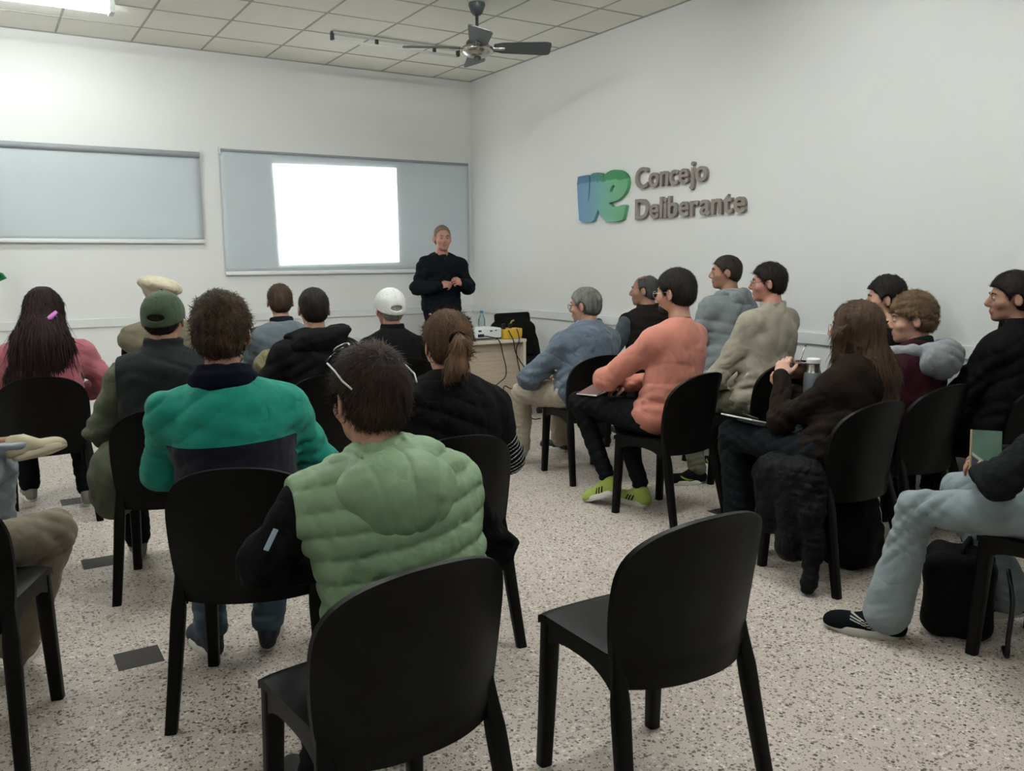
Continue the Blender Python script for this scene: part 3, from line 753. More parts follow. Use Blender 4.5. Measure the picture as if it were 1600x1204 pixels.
# ------------------------------------------------------------------ chairs
def chairmat():
    m, nt, b = newmat('black polypropylene')
    b.inputs['Base Color'].default_value = (0.0022, 0.0019, 0.0015, 1); b.inputs['Roughness'].default_value = 0.40; b.inputs['Specular IOR Level'].default_value = 0.15
    add_bump(nt, b, noise(nt, 420, 2), 0.0007)
    return m
M_CHAIR = chairmat()
def shell_mesh():
    """one-piece curved back with arched top, wrapped forward at the sides"""
    NU, NV = 36, 30; Z0, ZM, ZT = 0.395, 0.63, 0.845
    def hw(z):
        if z < ZM: return 0.212 + 0.022 * math.sin((z - Z0) / (ZM - Z0) * PI / 2)
        return 0.234 * max(0.0, 1 - ((z - ZM) / (ZT - ZM)) ** 3.0) ** (1 / 2.3)
    def surf(u, v, off):
        vv = v if v < 0.5 else 0.5 + 0.5 * math.sin((v - 0.5) * PI)
        z = Z0 + (ZT - Z0) * vv; w = max(hw(z), 0.0); x = u * w
        lean = 0.205 + 0.075 * ((z - Z0) / (ZT - Z0)) ** 1.2
        y = -lean + 0.085 * (abs(x) / 0.234) ** 2.4
        rim = max(abs(u) ** 14 * 0.005, 0.005 * max(0, (vv - 0.93) / 0.07))
        if off > 0 and z > 0.45: y += 0.005 * min(1, (z - 0.45) / 0.01)      # recess above the apron, seen from behind
        return (x, y + (-off if off > 0 else 0.0) + (rim if off == 0 else -rim), z)
    V = []
    for off in (0.0, 0.013):
        for j in range(NV + 1):
            for i in range(NU + 1): V.append(surf(-1 + 2 * i / NU, j / NV, off))
    n1 = (NU + 1) * (NV + 1); F = []
    for s in (0, 1):
        for j in range(NV):
            for i in range(NU):
                a = s * n1 + j * (NU + 1) + i; q = [a, a + 1, a + NU + 2, a + NU + 1]
                F.append(q[::-1] if s == 0 else q)
    per = [i for i in range(NU + 1)] + [j * (NU + 1) + NU for j in range(1, NV + 1)] + [NV * (NU + 1) + i for i in range(NU - 1, -1, -1)] + [j * (NU + 1) for j in range(NV - 1, 0, -1)]
    for a, b in zip(per, per[1:] + per[:1]): F.append([a, b, b + n1, a + n1])
    return mesh_np('backrest', V, F)
def seat_mesh():
    NU, NV = 24, 24; V = []
    for s in (0, 1):
        for j in range(NV + 1):
            for i in range(NU + 1):
                u = -1 + 2 * i / NU; v = j / NV
                w = 0.205 + 0.012 * v; y = -0.175 + 0.385 * v + (0.012 * (1 - u * u) if v > 0.5 else -0.02 * (1 - u * u) * (1 - 2 * v)) + 0.068 * abs(u) ** 2.4 * (1 - v) ** 3
                e = max(abs(u), 0) ** 8; f = max(0, (v - 0.9) / 0.1) ** 2
                z = 0.474 - 0.012 * (1 - u * u) * math.sin(PI * min(1, v * 1.05)) - 0.006 * e - 0.012 * f
                V.append((u * w, y, z - 0.022 * s))
    n1 = (NU + 1) * (NV + 1); F = []
    for s in (0, 1):
        for j in range(NV):
            for i in range(NU):
                a = s * n1 + j * (NU + 1) + i; q = [a, a + 1, a + NU + 2, a + NU + 1]; F.append(q if s == 0 else q[::-1])
    per = [i for i in range(NU + 1)] + [j * (NU + 1) + NU for j in range(1, NV + 1)] + [NV * (NU + 1) + i for i in range(NU - 1, -1, -1)] + [j * (NU + 1) for j in range(NV - 1, 0, -1)]
    for a, b in zip(per, per[1:] + per[:1]): F.append([b, a, a + n1, b + n1])
    return mesh_np('seat', V, F)
def leg_mesh(top, bot, wt, wb, ztop, zb=0.0, slim=1.0):
    """rounded rectangular tapering leg; wt, wb = (x, y) widths"""
    V = []; F = []; n = 16; H = 14
    for j in range(H + 1):
        t = j / H; z = ztop + (zb - ztop) * t
        cx = top[0] + (bot[0] - top[0]) * t ** 1.15; cy = top[1] + (bot[1] - top[1]) * t ** 1.15
        m = slim + (1 - slim) * min(1, t / 0.30) ** 1.5
        wx = (wt[0] + (wb[0] - wt[0]) * t) * (0.5 + 0.5 * m); wy = (wt[1] + (wb[1] - wt[1]) * t) * m
        for k in range(n):
            a = 2 * PI * (k + 0.5) / n; c, s = math.cos(a), math.sin(a); p = 0.5
            V.append((cx + math.copysign(abs(c) ** p, c) * wx / 2, cy + math.copysign(abs(s) ** p, s) * wy / 2, z))
    for j in range(H):
        for k in range(n):
            a = j * n + k; b = j * n + (k + 1) % n; F.append((a, b, b + n, a + n))
    me_v = len(V); V.append((top[0], top[1], ztop)); V.append((bot[0], bot[1], zb)); T3 = []
    for k in range(n):
        T3.append((me_v, (k + 1) % n, k)); T3.append((me_v + 1, H * n + k, H * n + (k + 1) % n))
    return mesh_np('leg', V, F, T3)
ME_SHELL, ME_SEAT = shell_mesh(), seat_mesh()
ME_RL = {s: leg_mesh((s * 0.204, -0.146), (s * 0.238, -0.248), (0.050, 0.046), (0.038, 0.036), 0.52, slim=0.22) for s in (-1, 1)}
ME_FL = {s: leg_mesh((s * 0.190, 0.185), (s * 0.200, 0.205), (0.050, 0.048), (0.040, 0.040), 0.458) for s in (-1, 1)}
def apron_mesh():
    b = MB()
    def bar(p, q, z0, zc, z1, t):
        # arched rail: deep near the legs, shallow in the middle
        p = Vector(p); q = Vector(q); n = 12; d = (q - p); nrm = Vector((-d.y, d.x, 0)).normalized() * t / 2; rings = []
        for i in range(n + 1):
            u = i / n; c = p + d * u; zb = zc - (zc - z0) * abs(2 * u - 1) ** 3
            rings.append([b.bm.verts.new(c + nrm * sx + Vector((0, 0, zz))) for sx, zz in ((-1, z1), (1, z1), (1, zb), (-1, zb))])
        for A, B in zip(rings[:-1], rings[1:]):
            for k in range(4): b.bm.faces.new((A[k], A[(k + 1) % 4], B[(k + 1) % 4], B[k]))
        b.bm.faces.new(rings[0][::-1]); b.bm.faces.new(rings[-1])
    for s in (-1, 1): bar((s * 0.200, -0.128, 0), (s * 0.204, 0.19, 0), 0.37, 0.415, 0.462, 0.014)
    bar((-0.19, 0.206, 0), (0.19, 0.206, 0), 0.37, 0.415, 0.458, 0.014)
    bmesh.ops.recalc_face_normals(b.bm, faces=b.bm.faces)
    me = bpy.data.meshes.new('seat_frame'); b.bm.to_mesh(me); b.bm.free(); return me
ME_APR = apron_mesh()
for me in [ME_SHELL, ME_SEAT, ME_APR, *ME_RL.values(), *ME_FL.values()]:
    me.materials.append(M_CHAIR); me.polygons.foreach_set('use_smooth', np.ones(len(me.polygons), dtype=bool))
    try: me.set_sharp_from_angle(angle=math.radians(50))
    except Exception: pass
def make_chair():
    t = empty('plastic_chair', (0, 0, 0)); t['category'] = 'chair'; t['group'] = 'black plastic chairs'
    for nm, me in (('backrest', ME_SHELL), ('seat', ME_SEAT), ('seat_frame', ME_APR)):
        o = bpy.data.objects.new(nm, me); COL.objects.link(o); o.parent = t
    for s in (-1, 1):
        for mm in (ME_RL, ME_FL):
            o = bpy.data.objects.new('leg', mm[s]); COL.objects.link(o); o.parent = t
    return t
chair0 = None
def chair(x, y, yaw, label):
    global chair0
    if chair0 is None: chair0 = t = make_chair()
    else:
        t = chair0.copy(); COL.objects.link(t)
        for ch in list(chair0.children):
            c = ch.copy(); COL.objects.link(c); c.parent = t
    t.location = (x, y, 0); t.rotation_euler = (0, 0, -math.radians(yaw)); t['label'] = label
    return t

# ------------------------------------------------------------------ people
def norm(v): v = np.array(v, float); return v / (np.linalg.norm(v) + 1e-12)
def ik(a, b, l1, l2, pole):
    d = b - a; L = np.linalg.norm(d)
    if L > (l1 + l2) * 0.995: b = a + d / L * (l1 + l2) * 0.995; d = b - a; L = np.linalg.norm(d)
    u = d / L; x = (l1 * l1 - l2 * l2 + L * L) / (2 * L); h = math.sqrt(max(0, l1 * l1 - x * x))
    p = np.array(pole, float); p = p - u * (p @ u); p = norm(p)
    return a + u * x + p * h, b
def head_prims(c, R, s=1.0, jaw=1.0):
    g = lambda x, y, z: c + R @ (np.array([x, y, z]) * s)
    e = lambda p, r, k=0.02, op='+', RR=None: ell(g(*p), np.array(r) * s, R if RR is None else R @ RR, k, op)
    P = [e((0, -0.012, 0.03), (0.075, 0.096, 0.082)),
         e((0, 0.028, -0.03), (0.061, 0.064, 0.078), 0.03),
         e((0, 0.038, -0.082), (0.044 * jaw, 0.045, 0.032), 0.03),
         e((0, 0.070, -0.098), (0.020, 0.016, 0.014), 0.02),
         cap(g(-0.03, 0.079, 0.022), g(0.03, 0.079, 0.022), 0.011 * s, k=0.02)]
    for q in (-1, 1):
        P.append(e((q * 0.046, 0.058, -0.028), (0.022, 0.022, 0.02), 0.025))
        P.append(e((q * 0.031, 0.097, 0.003), (0.016, 0.016, 0.010), 0.014, '-'))
        P.append(e((q * 0.031, 0.080, 0.001), (0.0125, 0.0115, 0.010), 0.004))
    P += [cap(g(0, 0.090, 0.010), g(0, 0.110, -0.026), 0.008 * s, 0.0125 * s, k=0.012),
          e((0, 0.100, -0.036), (0.017, 0.013, 0.008), 0.008),
          cap(g(-0.019, 0.088, -0.060), g(0.019, 0.088, -0.060), 0.0075 * s, k=0.008),
          cap(g(-0.016, 0.087, -0.070), g(0.016, 0.087, -0.070), 0.008 * s, k=0.006),
          cap(g(-0.022, 0.099, -0.0645), g(0.022, 0.099, -0.0645), 0.0028 * s, k=0.003, op='-')]
    for q in (-1, 1):
        ER = rotz(q * 0.50) @ rotx(-0.15)
        P.append(e((q * 0.084, -0.010, -0.008), (0.0075, 0.021, 0.033), 0.006, '+', ER))
        P.append(e((q * 0.091, -0.006, -0.004), (0.0045, 0.012, 0.020), 0.004, '-', ER))
    return P
def hand_prims(w, d, n, side, s=1.0, curl=0.35, grip=None, k=0.008):
    """w wrist, d towards the fingers, n palm normal, side +1 when the thumb is on the +x of (d x n)"""
    d = norm(d); n = norm(np.array(n) - d * (np.array(n) @ d)); x = np.cross(d, n) * side   # x points to the thumb side
    R = np.stack([x, d, n], 1)
    P = [ell(w + d * 0.045 * s, (0.040 * s, 0.050 * s, 0.017 * s), R, 0.012), cap(w - d * 0.02, w + d * 0.02 * s, 0.026 * s, 0.026 * s, k=0.02)]
    ln = [0.040, 0.045, 0.042, 0.033]
    for i in range(4):
        o = (0.029 - 0.0195 * i) * s
        a = w + d * (0.083 - 0.004 * abs(i - 1.3)) * s + x * o; ang = 0.15 + curl * (0.55 + 0.12 * i); r = (0.0093 - 0.0006 * i) * s
        for j, f in enumerate((1.0, 0.68, 0.52)):
            dr = d * math.cos(ang) + n * math.sin(ang) + x * (0.05 - 0.035 * i)
            b = a + norm(dr) * ln[i] * f * s
            P.append(cap(a, b, r, r * 0.9, k=0.004 if j else 0.008)); a = b; r *= 0.92; ang += curl * (1.5 if j == 0 else 1.1)
    a = w + d * 0.020 * s + x * 0.028 * s + n * 0.004; b = a + norm(d * 0.75 + x * 0.62 + n * 0.35) * 0.042 * s; c = b + norm(d * 0.95 + x * 0.1 + n * (0.25 + curl * 0.6)) * 0.034 * s
    P += [cap(a, b, 0.0135 * s, 0.0115 * s, k=0.012), cap(b, c, 0.0110 * s, 0.0090 * s, k=0.004)]
    return P
HAIRLINE = ([-0.13, -0.06, -0.02, 0.0, 0.022, 0.034, 0.055, 0.075, 0.11], [-0.088, -0.082, -0.062, -0.028, -0.012, 0.010, 0.040, 0.058, 0.066])
class Person:
    def __init__(s, label, o, yaw, top=1.34, hx=0.0, hy=0.03, turn=0, pitch=0, tilt=0, w=1.0, hs=1.0, stand=False, skin='skin', hands=None,
                 armL=None, armR=None, legL=None, legR=None, twist=0, vox=0.008, jaw=1.0, hipy=-0.04, hipz=None, belly=1.0, shw=None, bodyvox=None):
        s.vox = vox; s.w = w; s.stand = stand; s.seed = int(abs(o[0] * 131 + o[1] * 719)) + 7; s.hs = hs; s.belly = belly
        s.root = empty('person', (o[0], o[1], 0), yaw, label, 'person', None)
        s.top = top
        s.HC = V3(hx, hy, top - 0.117 * hs)
        s.HR = rotz(-math.radians(turn)) @ rotx(math.radians(pitch)) @ roty(math.radians(tilt))
        s.N = s.HC + rotz(-math.radians(turn * 0.5)) @ V3(0, -0.035, -0.150 * hs)
        s.hipz = hipz if hipz is not None else (0.93 if stand else 0.565)
        s.P0 = V3(0, hipy, s.hipz)
        st = s.stand
        ax = norm(s.N - s.P0); s.T = rotz(-math.radians(twist))
        sw = (shw or 0.168) * w
        sc = s.N - ax * (0.118 if stand else 0.108) + V3(0, 0.012, 0)
        s.S = {-1: sc + s.T @ V3(-sw, 0, 0), 1: sc + s.T @ V3(sw, 0, 0)}
        s.SCn = sc
        s.E = {}; s.W = {}; s.hd = {}
        for q, a in ((-1, armL), (1, armR)):
            a = dict(a or {})
            wr = np.array(a.get('w', (q * 0.10, 0.27, s.hipz + 0.10)), float)
            pole = a.get('pole', (q * 0.8, -0.5, -0.7))
            if 'e' in a: s.E[q] = np.array(a['e'], float); s.W[q] = wr
            else: s.E[q], s.W[q] = ik(s.S[q], wr, 0.285, 0.255, pole)
            s.hd[q] = a
        s.K = {}; s.A = {}; s.H = {}; s.toe = {}; s.up = {}
        for q, a in ((-1, legL), (1, legR)):
            a = dict(a or {})
            s.H[q] = s.P0 + V3(q * 0.088 * w, 0.02, -0.01 if not st else 0.0)
            if st:
                s.A[q] = np.array(a.get('a', (q * 0.11, -0.02, 0.09)), float); s.K[q] = (s.H[q] + s.A[q]) / 2 + V3(0, 0.03, 0.02)
            else:
                s.K[q] = np.array(a.get('k', (q * 0.14, 0.40, 0.535)), float); s.A[q] = np.array(a.get('a', (q * 0.13, 0.40, 0.10)), float)
            s.toe[q] = norm(a.get('toe', (q * 0.15, 1, 0))); s.up[q] = a.get('up', (0, 0, 1))
        s.skin = SKINS[skin] if isinstance(skin, str) else skin
        s.body(jaw, bodyvox or vox * 0.85)
    def torso(s, f, hem=None, top=True):
        """f: inflation in metres"""
        P0, Nn, w = s.P0, s.N, s.w; ax = norm(Nn - P0); L = np.linalg.norm(Nn - P0)
        R = s.T @ frame_to(ax, (0, 1, 0)); bow = V3(0, -0.03, 0)
        c = lambda t: P0 + (Nn - P0) * t + bow * math.sin(t * PI)
        b = s.belly
        P = [ell(c(0.0) + V3(0, 0, 0.02), (0.172 * w + f, 0.125 * b + f, 0.115 + f), None, 0.05),
             ell(c(0.27), (0.152 * w * b ** 0.5 + f, 0.115 * b + f, 0.16 + f), R, 0.06),
             ell(c(0.60), (0.168 * w + f, 0.112 + f, 0.19 + f), R, 0.06),
             ell(c(0.78), (0.155 * w + f, 0.095 + f, 0.115 + f), R, 0.05)]
        if top:
            P += [cap(s.S[-1], s.S[1], 0.052 + f, k=0.05),
                  cap(Nn + V3(0, -0.012, -0.045), s.S[-1] + V3(0, 0, 0.012), 0.045 + f, 0.048 + f, k=0.04), cap(Nn + V3(0, -0.012, -0.045), s.S[1] + V3(0, 0, 0.012), 0.045 + f, 0.048 + f, k=0.04)]
        return P
    def sleeve(s, q, f, cf=None, end=1.0, k=0.03):
        cf = f if cf is None else cf; S, E, W = s.S[q], s.E[q], s.W[q]; D = E + (W - E) * end
        return [cap(S, E, 0.049 + f * 0.9, 0.040 + f, k=k + 0.015), cap(E, D, 0.041 + f, 0.028 + cf, k=0.03)]
    def legs(s, q, f, flare=0.0, end=0.97):
        H, K, A = s.H[q], s.K[q], s.A[q]
        return [cap(H, K, 0.082 * s.w + f, 0.056 + f, k=0.04), cap(K, K + (A - K) * end, 0.055 + f, 0.036 + f + flare, k=0.03)]
    def body(s, jaw, vox):
        P = head_prims(s.HC, s.HR, s.hs, jaw)
        P.append(cap(s.HC + s.HR @ V3(0, -0.025, -0.05), s.N, 0.052, 0.058, k=0.02))
        P.append(cap(s.N, s.N + V3(0, 0.0, -0.07), 0.056, 0.075, k=0.03))
        P += s.torso(-0.014)
        for q in (-1, 1):
            P += [cap(s.S[q], s.E[q], 0.042, 0.036, k=0.03), cap(s.E[q], s.W[q], 0.036, 0.025, k=0.02)]
            P += s.legs(q, -0.014, 0, 1.0)
            P.append(cap(s.A[q], s.A[q] + s.toe[q] * 0.06 - norm(s.up[q]) * 0.04, 0.024, 0.018, k=0.02))
            a = s.hd[q]; fd = norm(s.W[q] - s.E[q]); d = a.get('d', fd * 0.6 + V3(-q * 0.5, 0.3, -0.2)); n = a.get('n', (0, 0.1, -1))
            P += hand_prims(s.W[q], d, n, a.get('side', q), 0.96, a.get('curl', 0.45))
        lips = s.HC + s.HR @ V3(0, 0.092, -0.065)
        reg = lambda V: 0.012 - np.linalg.norm((V - lips) @ s.HR / np.array([1.9, 1.4, 1.0]), axis=1)
        s.bodyo = blob('body', P, vox, s.skin, s.root, reg=reg)
    def eyes(s, brow='#2a1d16', look=0):
        mw = plain('eye white', '#9c8f86', 0.4); mi = plain('dark iris', '#1c120c', 0.2); mb = plain('brow ' + brow, brow, 0.8)
        for q in (-1, 1):
            c = s.HC + s.HR @ (V3(q * 0.031, 0.0818, 0.001) * s.hs)
            o = MB().sphere(c, 0.0105 * s.hs, n=14).build('eye', mw, s.root, smooth=True)
            MB().sphere(s.HC + s.HR @ (V3(q * 0.031 + look * 0.003, 0.0885, 0.001) * s.hs), 0.0054 * s.hs, n=10).build('iris', mi, o, smooth=True)
            g = lambda x, y, z: Vector(s.HC + s.HR @ (V3(x, y, z) * s.hs))
            MB().tube([g(q * 0.014, 0.0935, 0.021), g(q * 0.030, 0.0915, 0.028), g(q * 0.048, 0.078, 0.022)], [0.0025, 0.0038, 0.002], 6).build('eyebrow', mb, s.root, smooth=True)
    def garment(s, name, mat, f=0.012, torso=True, sleeves=True, sf=None, cf=None, end=1.0, hem=None, quilt=0, qamp=0.008, folds=0.006, fs=0.085, collar=0, colr=0.066, hood=None,
                reg=None, hole=True, vox=None, extra=(), aniso=(1, 1, 1), armhole=False, neckopen=0.0, sidecut=None, lab=None, squilt=False, fn=None):
        P = []; sf = f if sf is None else sf
        if torso: P += s.torso(f)
        if sleeves:
            for q in ((-1, 1) if sleeves is True else sleeves): P += s.sleeve(q, sf, cf, end, 0.035)
        P += list(extra)
        nr = s.N + V3(0, 0.0, 0.0)
        if collar:
            CR = frame_to(norm(s.HC + V3(0, -0.03, -0.05) - s.N + V3(0, 0, 0.1)), (0, 1, 0))
            P.append(ring(s.N + V3(0, -0.004, 0.002 + collar * 0.3), colr, collar * 0.55, 0.009, CR, 0.012))
        if hood:
            P += hood
        if hole and torso:
            P.append(cap(s.N + V3(0, 0.0, -0.02 - neckopen), s.N + V3(0, 0.01, 0.12), 0.057 + neckopen, 0.062 + neckopen, k=0.006, op='-'))
        hem = hem if hem is not None else s.hipz - 0.075
        ax = norm(s.N - s.P0); sd = s.seed
        def disp(Q):
            d = folds * 0.65 * fold(Q, fs, sd, aniso) + folds * 0.25 * fold(Q, fs * 0.4, sd + 5)
            cr = crease(Q, sd + 1, (0.45, 0.1, 1.0), 0.085, 0.8, 0.0, 0.45) + crease(Q, sd + 2, (-0.6, 0.1, 0.8), 0.07, 0.8, -0.1, 0.45)
            d = d + min(folds, 0.012) * 1.2 * cr * (0 if quilt and not squilt else 1)
            for q in ((-1, 1) if sleeves else ()):
                ba = s.E[q] - s.S[q]; h = np.clip(((Q - s.S[q]) @ ba) / (ba @ ba), 0, 1); near = np.exp(-(np.linalg.norm(Q - s.S[q] - h[:, None] * ba, axis=1) / 0.09) ** 4)
                d = d + 0.010 * near * crease(Q, sd + 9 + q, norm(s.W[q] - s.S[q]) + V3(0.2, 0.3, 0), 0.038, 0.9, 0.05, 0.5)
            # extra creases at the elbows and waist
            for q in (-1, 1):
                if sleeves:
                    e = np.exp(-((Q - s.E[q]) ** 2).sum(1) / 0.008); d = d + 0.0035 * e * np.sin(((Q - s.E[q]) @ norm(s.W[q] - s.S[q])) * 170 + 2.6 * np.sin(Q[:, 0] * 34) + 2 * np.sin(Q[:, 2] * 41))
            wz = s.P0[2] + 0.12; e = np.exp(-((Q[:, 2] - wz) / 0.09) ** 2); d = d + folds * 0.45 * e * np.sin(Q[:, 2] * 88 + 4.0 * np.sin(Q[:, 0] * 11 + sd) + 2.5 * np.sin(Q[:, 1] * 17 + 1))
            if quilt:
                t = (Q - s.P0) @ ax
                ph = t / quilt + 0.18 * np.sin(Q[:, 0] * 9 + sd) * 0.6
                sv = np.abs(np.sin(PI * ph)); qd = qamp * (1 - sv ** 0.42) - qamp * 0.25 + 0.0022 * np.exp(-(sv / 0.45) ** 2) * np.sin(Q[:, 0] * 150 + 3 * np.sin(Q[:, 2] * 37) + 2 * np.sin(Q[:, 0] * 23))
                if squilt:
                    for q in (-1, 1):
                        ua = norm(s.E[q] - s.S[q]); m = (np.abs((Q - s.SCn) @ s.T[:, 0]) > 0.19 * s.w)
                        d2 = ((Q - s.S[q]) ** 2).sum(1) < ((Q - s.S[-q]) ** 2).sum(1)
                        tt = np.where(((Q - s.E[q]) @ norm(s.W[q] - s.E[q])) > 0, (Q - s.E[q]) @ norm(s.W[q] - s.E[q]), (Q - s.E[q]) @ ua)
                        qd = np.where(m & d2, qamp * (1 - np.abs(np.sin(PI * tt / quilt)) ** 0.55) - qamp * 0.35, qd)
                d = d + qd
            if fn is not None: d = d + fn(Q)
            return d
        def cut(Q):
            if not torso: return np.full(len(Q), -1.0)
            c = hem - Q[:, 2] + 0.012 * np.sin(Q[:, 0] * 19 + sd)
            if sleeves:      # an arm hanging below the hem stays whole
                for q in (-1, 1):
                    for a_, b_ in ((s.S[q], s.E[q]), (s.E[q], s.W[q])):
                        ba = b_ - a_; h = np.clip(((Q - a_) @ ba) / (ba @ ba), 0, 1)
                        c = np.minimum(c, np.linalg.norm(Q - a_ - h[:, None] * ba, axis=1) - 0.085)
            if armhole:
                x = (Q - s.SCn) @ s.T[:, 0]
                c = np.maximum(c, np.abs(x) - (armhole if armhole is not True else 0.205 * s.w) - 0.03 * np.clip((s.SCn[2] - 0.16 - Q[:, 2]) / 0.1, 0, 3))
            return c
        return blob(name, P, vox or s.vox, mat, s.root, disp=disp, cut=cut, reg=reg)
    def trousers(s, mat, f=0.010, flare=0.012, end=0.97, name='trousers', folds=0.006, reg=None):
        P = [ell(s.P0 + V3(0, 0, 0.02), (0.170 * s.w + f, 0.12 * s.belly + f, 0.11 + f), None, 0.05)]
        for q in (-1, 1): P += s.legs(q, f, flare, end)
        sd = s.seed + 3
        def disp(Q):
            d = folds * 0.55 * fold(Q, 0.08, sd) + 0.009 * crease(Q, sd + 1, (0.1, 0.8, 0.7), 0.055, 0.8, 0.0) + 0.008 * crease(Q, sd + 2, (0.1, -0.5, 1), 0.045, 0.8, -0.05)
            for q in (-1, 1):
                e = np.exp(-((Q - s.K[q]) ** 2).sum(1) / 0.012); d = d + 0.004 * e * np.sin(((Q - s.K[q]) @ norm(s.A[q] - s.H[q])) * 130 + 2.5 * np.sin(Q[:, 0] * 40) + 2 * np.sin(Q[:, 2] * 31))
                e = np.exp(-((Q - s.A[q] - V3(0, 0, 0.04)) ** 2).sum(1) / 0.006); d = d + 0.005 * e * np.sin(Q[:, 2] * 170 + 3 * np.sin(Q[:, 1] * 30))
            return d
        top = s.P0[2] + 0.10
        return blob(name, P, s.vox, mat, s.root, disp=disp, cut=lambda Q: Q[:, 2] - top, reg=reg)
    def shoes(s, mat, which=(-1, 1), size=1.0, stripes=None, sole=None, lift=None):
        for q in which:
            t = s.toe[q]; A = s.A[q]
            up = norm(s.up[q])
            R = np.stack([norm(np.cross(t, up)), t, norm(np.cross(norm(np.cross(t, up)), t))], 1)
            flat = abs(t[2]) < 0.05 and A[2] < 0.14
            base = A.copy(); base = A - R[:, 2] * 0.088
            if flat: base[2] = 0.0
            g = lambda x, y, z: base + R @ (V3(x, y, z) * size)
            P = [ell(g(0, 0.115, 0.030), V3(0.042, 0.097, 0.044) * size, R, 0.03), ell(g(0, -0.01, 0.045), V3(0.033, 0.060, 0.050) * size, R, 0.03),
                 cap(g(0, 0.05, 0.055), g(0, -0.005, 0.092), 0.040 * size, 0.038 * size, k=0.025), ell(g(0, 0.16, 0.028), V3(0.039, 0.050, 0.034) * size, R, 0.02),
                 cap(g(0, 0.0, 0.10), g(0, -0.005, 0.16), 0.030, 0.034, k=0.004, op='-')]
            B = base.copy()
            def cut(Q, B=B, R=R): return 0.016 - (Q - B) @ R[:, 2]
            rg = stripes(B, R, q) if stripes else None
            so = blob('shoe', P, 0.005, mat, s.root, cut=cut, reg=rg, it=1)
            # sole: outline extruded
            out = []
            for i in range(36):
                a = 2 * PI * i / 36; cx, cy = math.cos(a), math.sin(a)
                wv = 0.049 if cy > 0 else 0.041; yy = 0.085 + cy * 0.130; xx = cx * (wv + 0.004 * math.sin(a * 2)) * (0.96 + 0.06 * (cy > 0.2)); out.append((xx * size, yy * size))
            b = MB(); rings = []
            for z, k in ((0.0, 0.95), (0.006, 1.0), (0.026, 1.0), (0.032, 0.95)):
                rings.append([b.bm.verts.new(Vector(base + R @ V3(x * k, (y - 0.085 * size) * k + 0.085 * size, z + (0.008 * max(0, (y - 0.15)) / 0.065)))) for x, y in out])
            for A1, B1 in zip(rings[:-1], rings[1:]):
                for i in range(36): b.bm.faces.new((A1[i], A1[(i + 1) % 36], B1[(i + 1) % 36], B1[i]))
            b.bm.faces.new(rings[0][::-1]); b.bm.faces.new(rings[-1])
            b.build('sole', sole or M_SOLE, so, autosm=50)
    # -------------------------------------------------------------- hair
    def hl(s, Q): return (Q - s.HC) @ s.HR / s.hs
    def hair(s, mat, kind='short', tk=0.012, topk=0.0, namp=0.003, nsc=0.02, prims=(), line=None, vox=None, strand=1100, slen=0.026, swid=0.0032, cutx=None, lift=0.3, name='hair', backz=0.0, conv=None):
        H = s.HC; R = s.HR; k = s.hs; g = lambda x, y, z: H + R @ (V3(x, y, z) * k)
        P = [ell(g(0, -0.012, 0.030 + topk * 0.4), V3(0.075 + tk, 0.096 + tk, 0.082 + tk + topk) * k, R, 0.02),
             ell(g(0, -0.055, -0.022), V3(0.062 + tk * 0.5, 0.046 + tk * 0.6, 0.055) * k, R, 0.03)]
        P += list(prims)
        hx, hz = line or HAIRLINE; free = bool(len(prims))
        def cut(Q):
            q = s.hl(Q); zc = np.interp(q[:, 1], hx, hz) + backz * (q[:, 1] < -0.02)
            c = (zc - q[:, 2]) + 0.004 * np.sin(q[:, 0] * 190 + 2) * (q[:, 1] > 0.04)
            e = 0.030 - np.sqrt(((np.abs(q[:, 0]) - 0.084) / 0.8) ** 2 + (q[:, 1] + 0.004) ** 2 + ((q[:, 2] + 0.012) / 1.25) ** 2)   # clear of the ears
            c = np.maximum(c, e * 1.0)
            if cutx is not None: c = cutx(q, Q, c)
            return c
        sd = s.seed + 11
        def disp(Q):
            q = s.hl(Q)
            if kind in ('curly', 'messy'): return namp * fold(q, nsc, sd)
            # combed: fine in x, long in the combing direction
            sw = np.arctan2(q[:, 0], -(q[:, 1] + 0.02)) if kind == 'short' else q[:, 0] * 12
            return namp * (0.6 * fold(q, nsc, sd, (1.0, 1.0, 0.35)) + 0.5 * np.sin(sw * 34 + 3 * np.sin(q[:, 2] * 50)))
        def dirf(p):
            q = s.hl(p); c = np.array([0.0, -0.07, 0.085])      # crown
            d = q - c; d = d / (np.linalg.norm(d, axis=1)[:, None] + 1e-6)
            d = d + np.array([0.35, 0, 0]) * (1 - np.clip(np.linalg.norm(q - c, axis=1) / 0.08, 0, 1))[:, None]
            if kind in ('curly', 'messy'): d = d + np.random.RandomState(sd).normal(0, 0.5, d.shape)
            if kind == 'long': d = d + np.array([0, 0, -2.0])
            if conv is not None:
                d = np.array(conv) - q; m = q[:, 1] < conv[1] + 0.012; d[m] = np.array([0.0, 0.1, -1.0]); d = d / (np.linalg.norm(d, axis=1)[:, None] + 1e-6)
            return d @ s.HR.T
        lenf = (lambda p: np.clip((H[2] + 0.10 - p[:, 2]) / 0.16, 0.22, 1.0)) if kind == 'long' else None
        ex = strands(strand, slen, swid, dirf, sd, lift=lift, lenf=lenf) if strand else None
        return blob(name, P, vox or max(0.0045, s.vox * 0.7), mat, s.root, disp=disp, cut=cut, extra=ex)
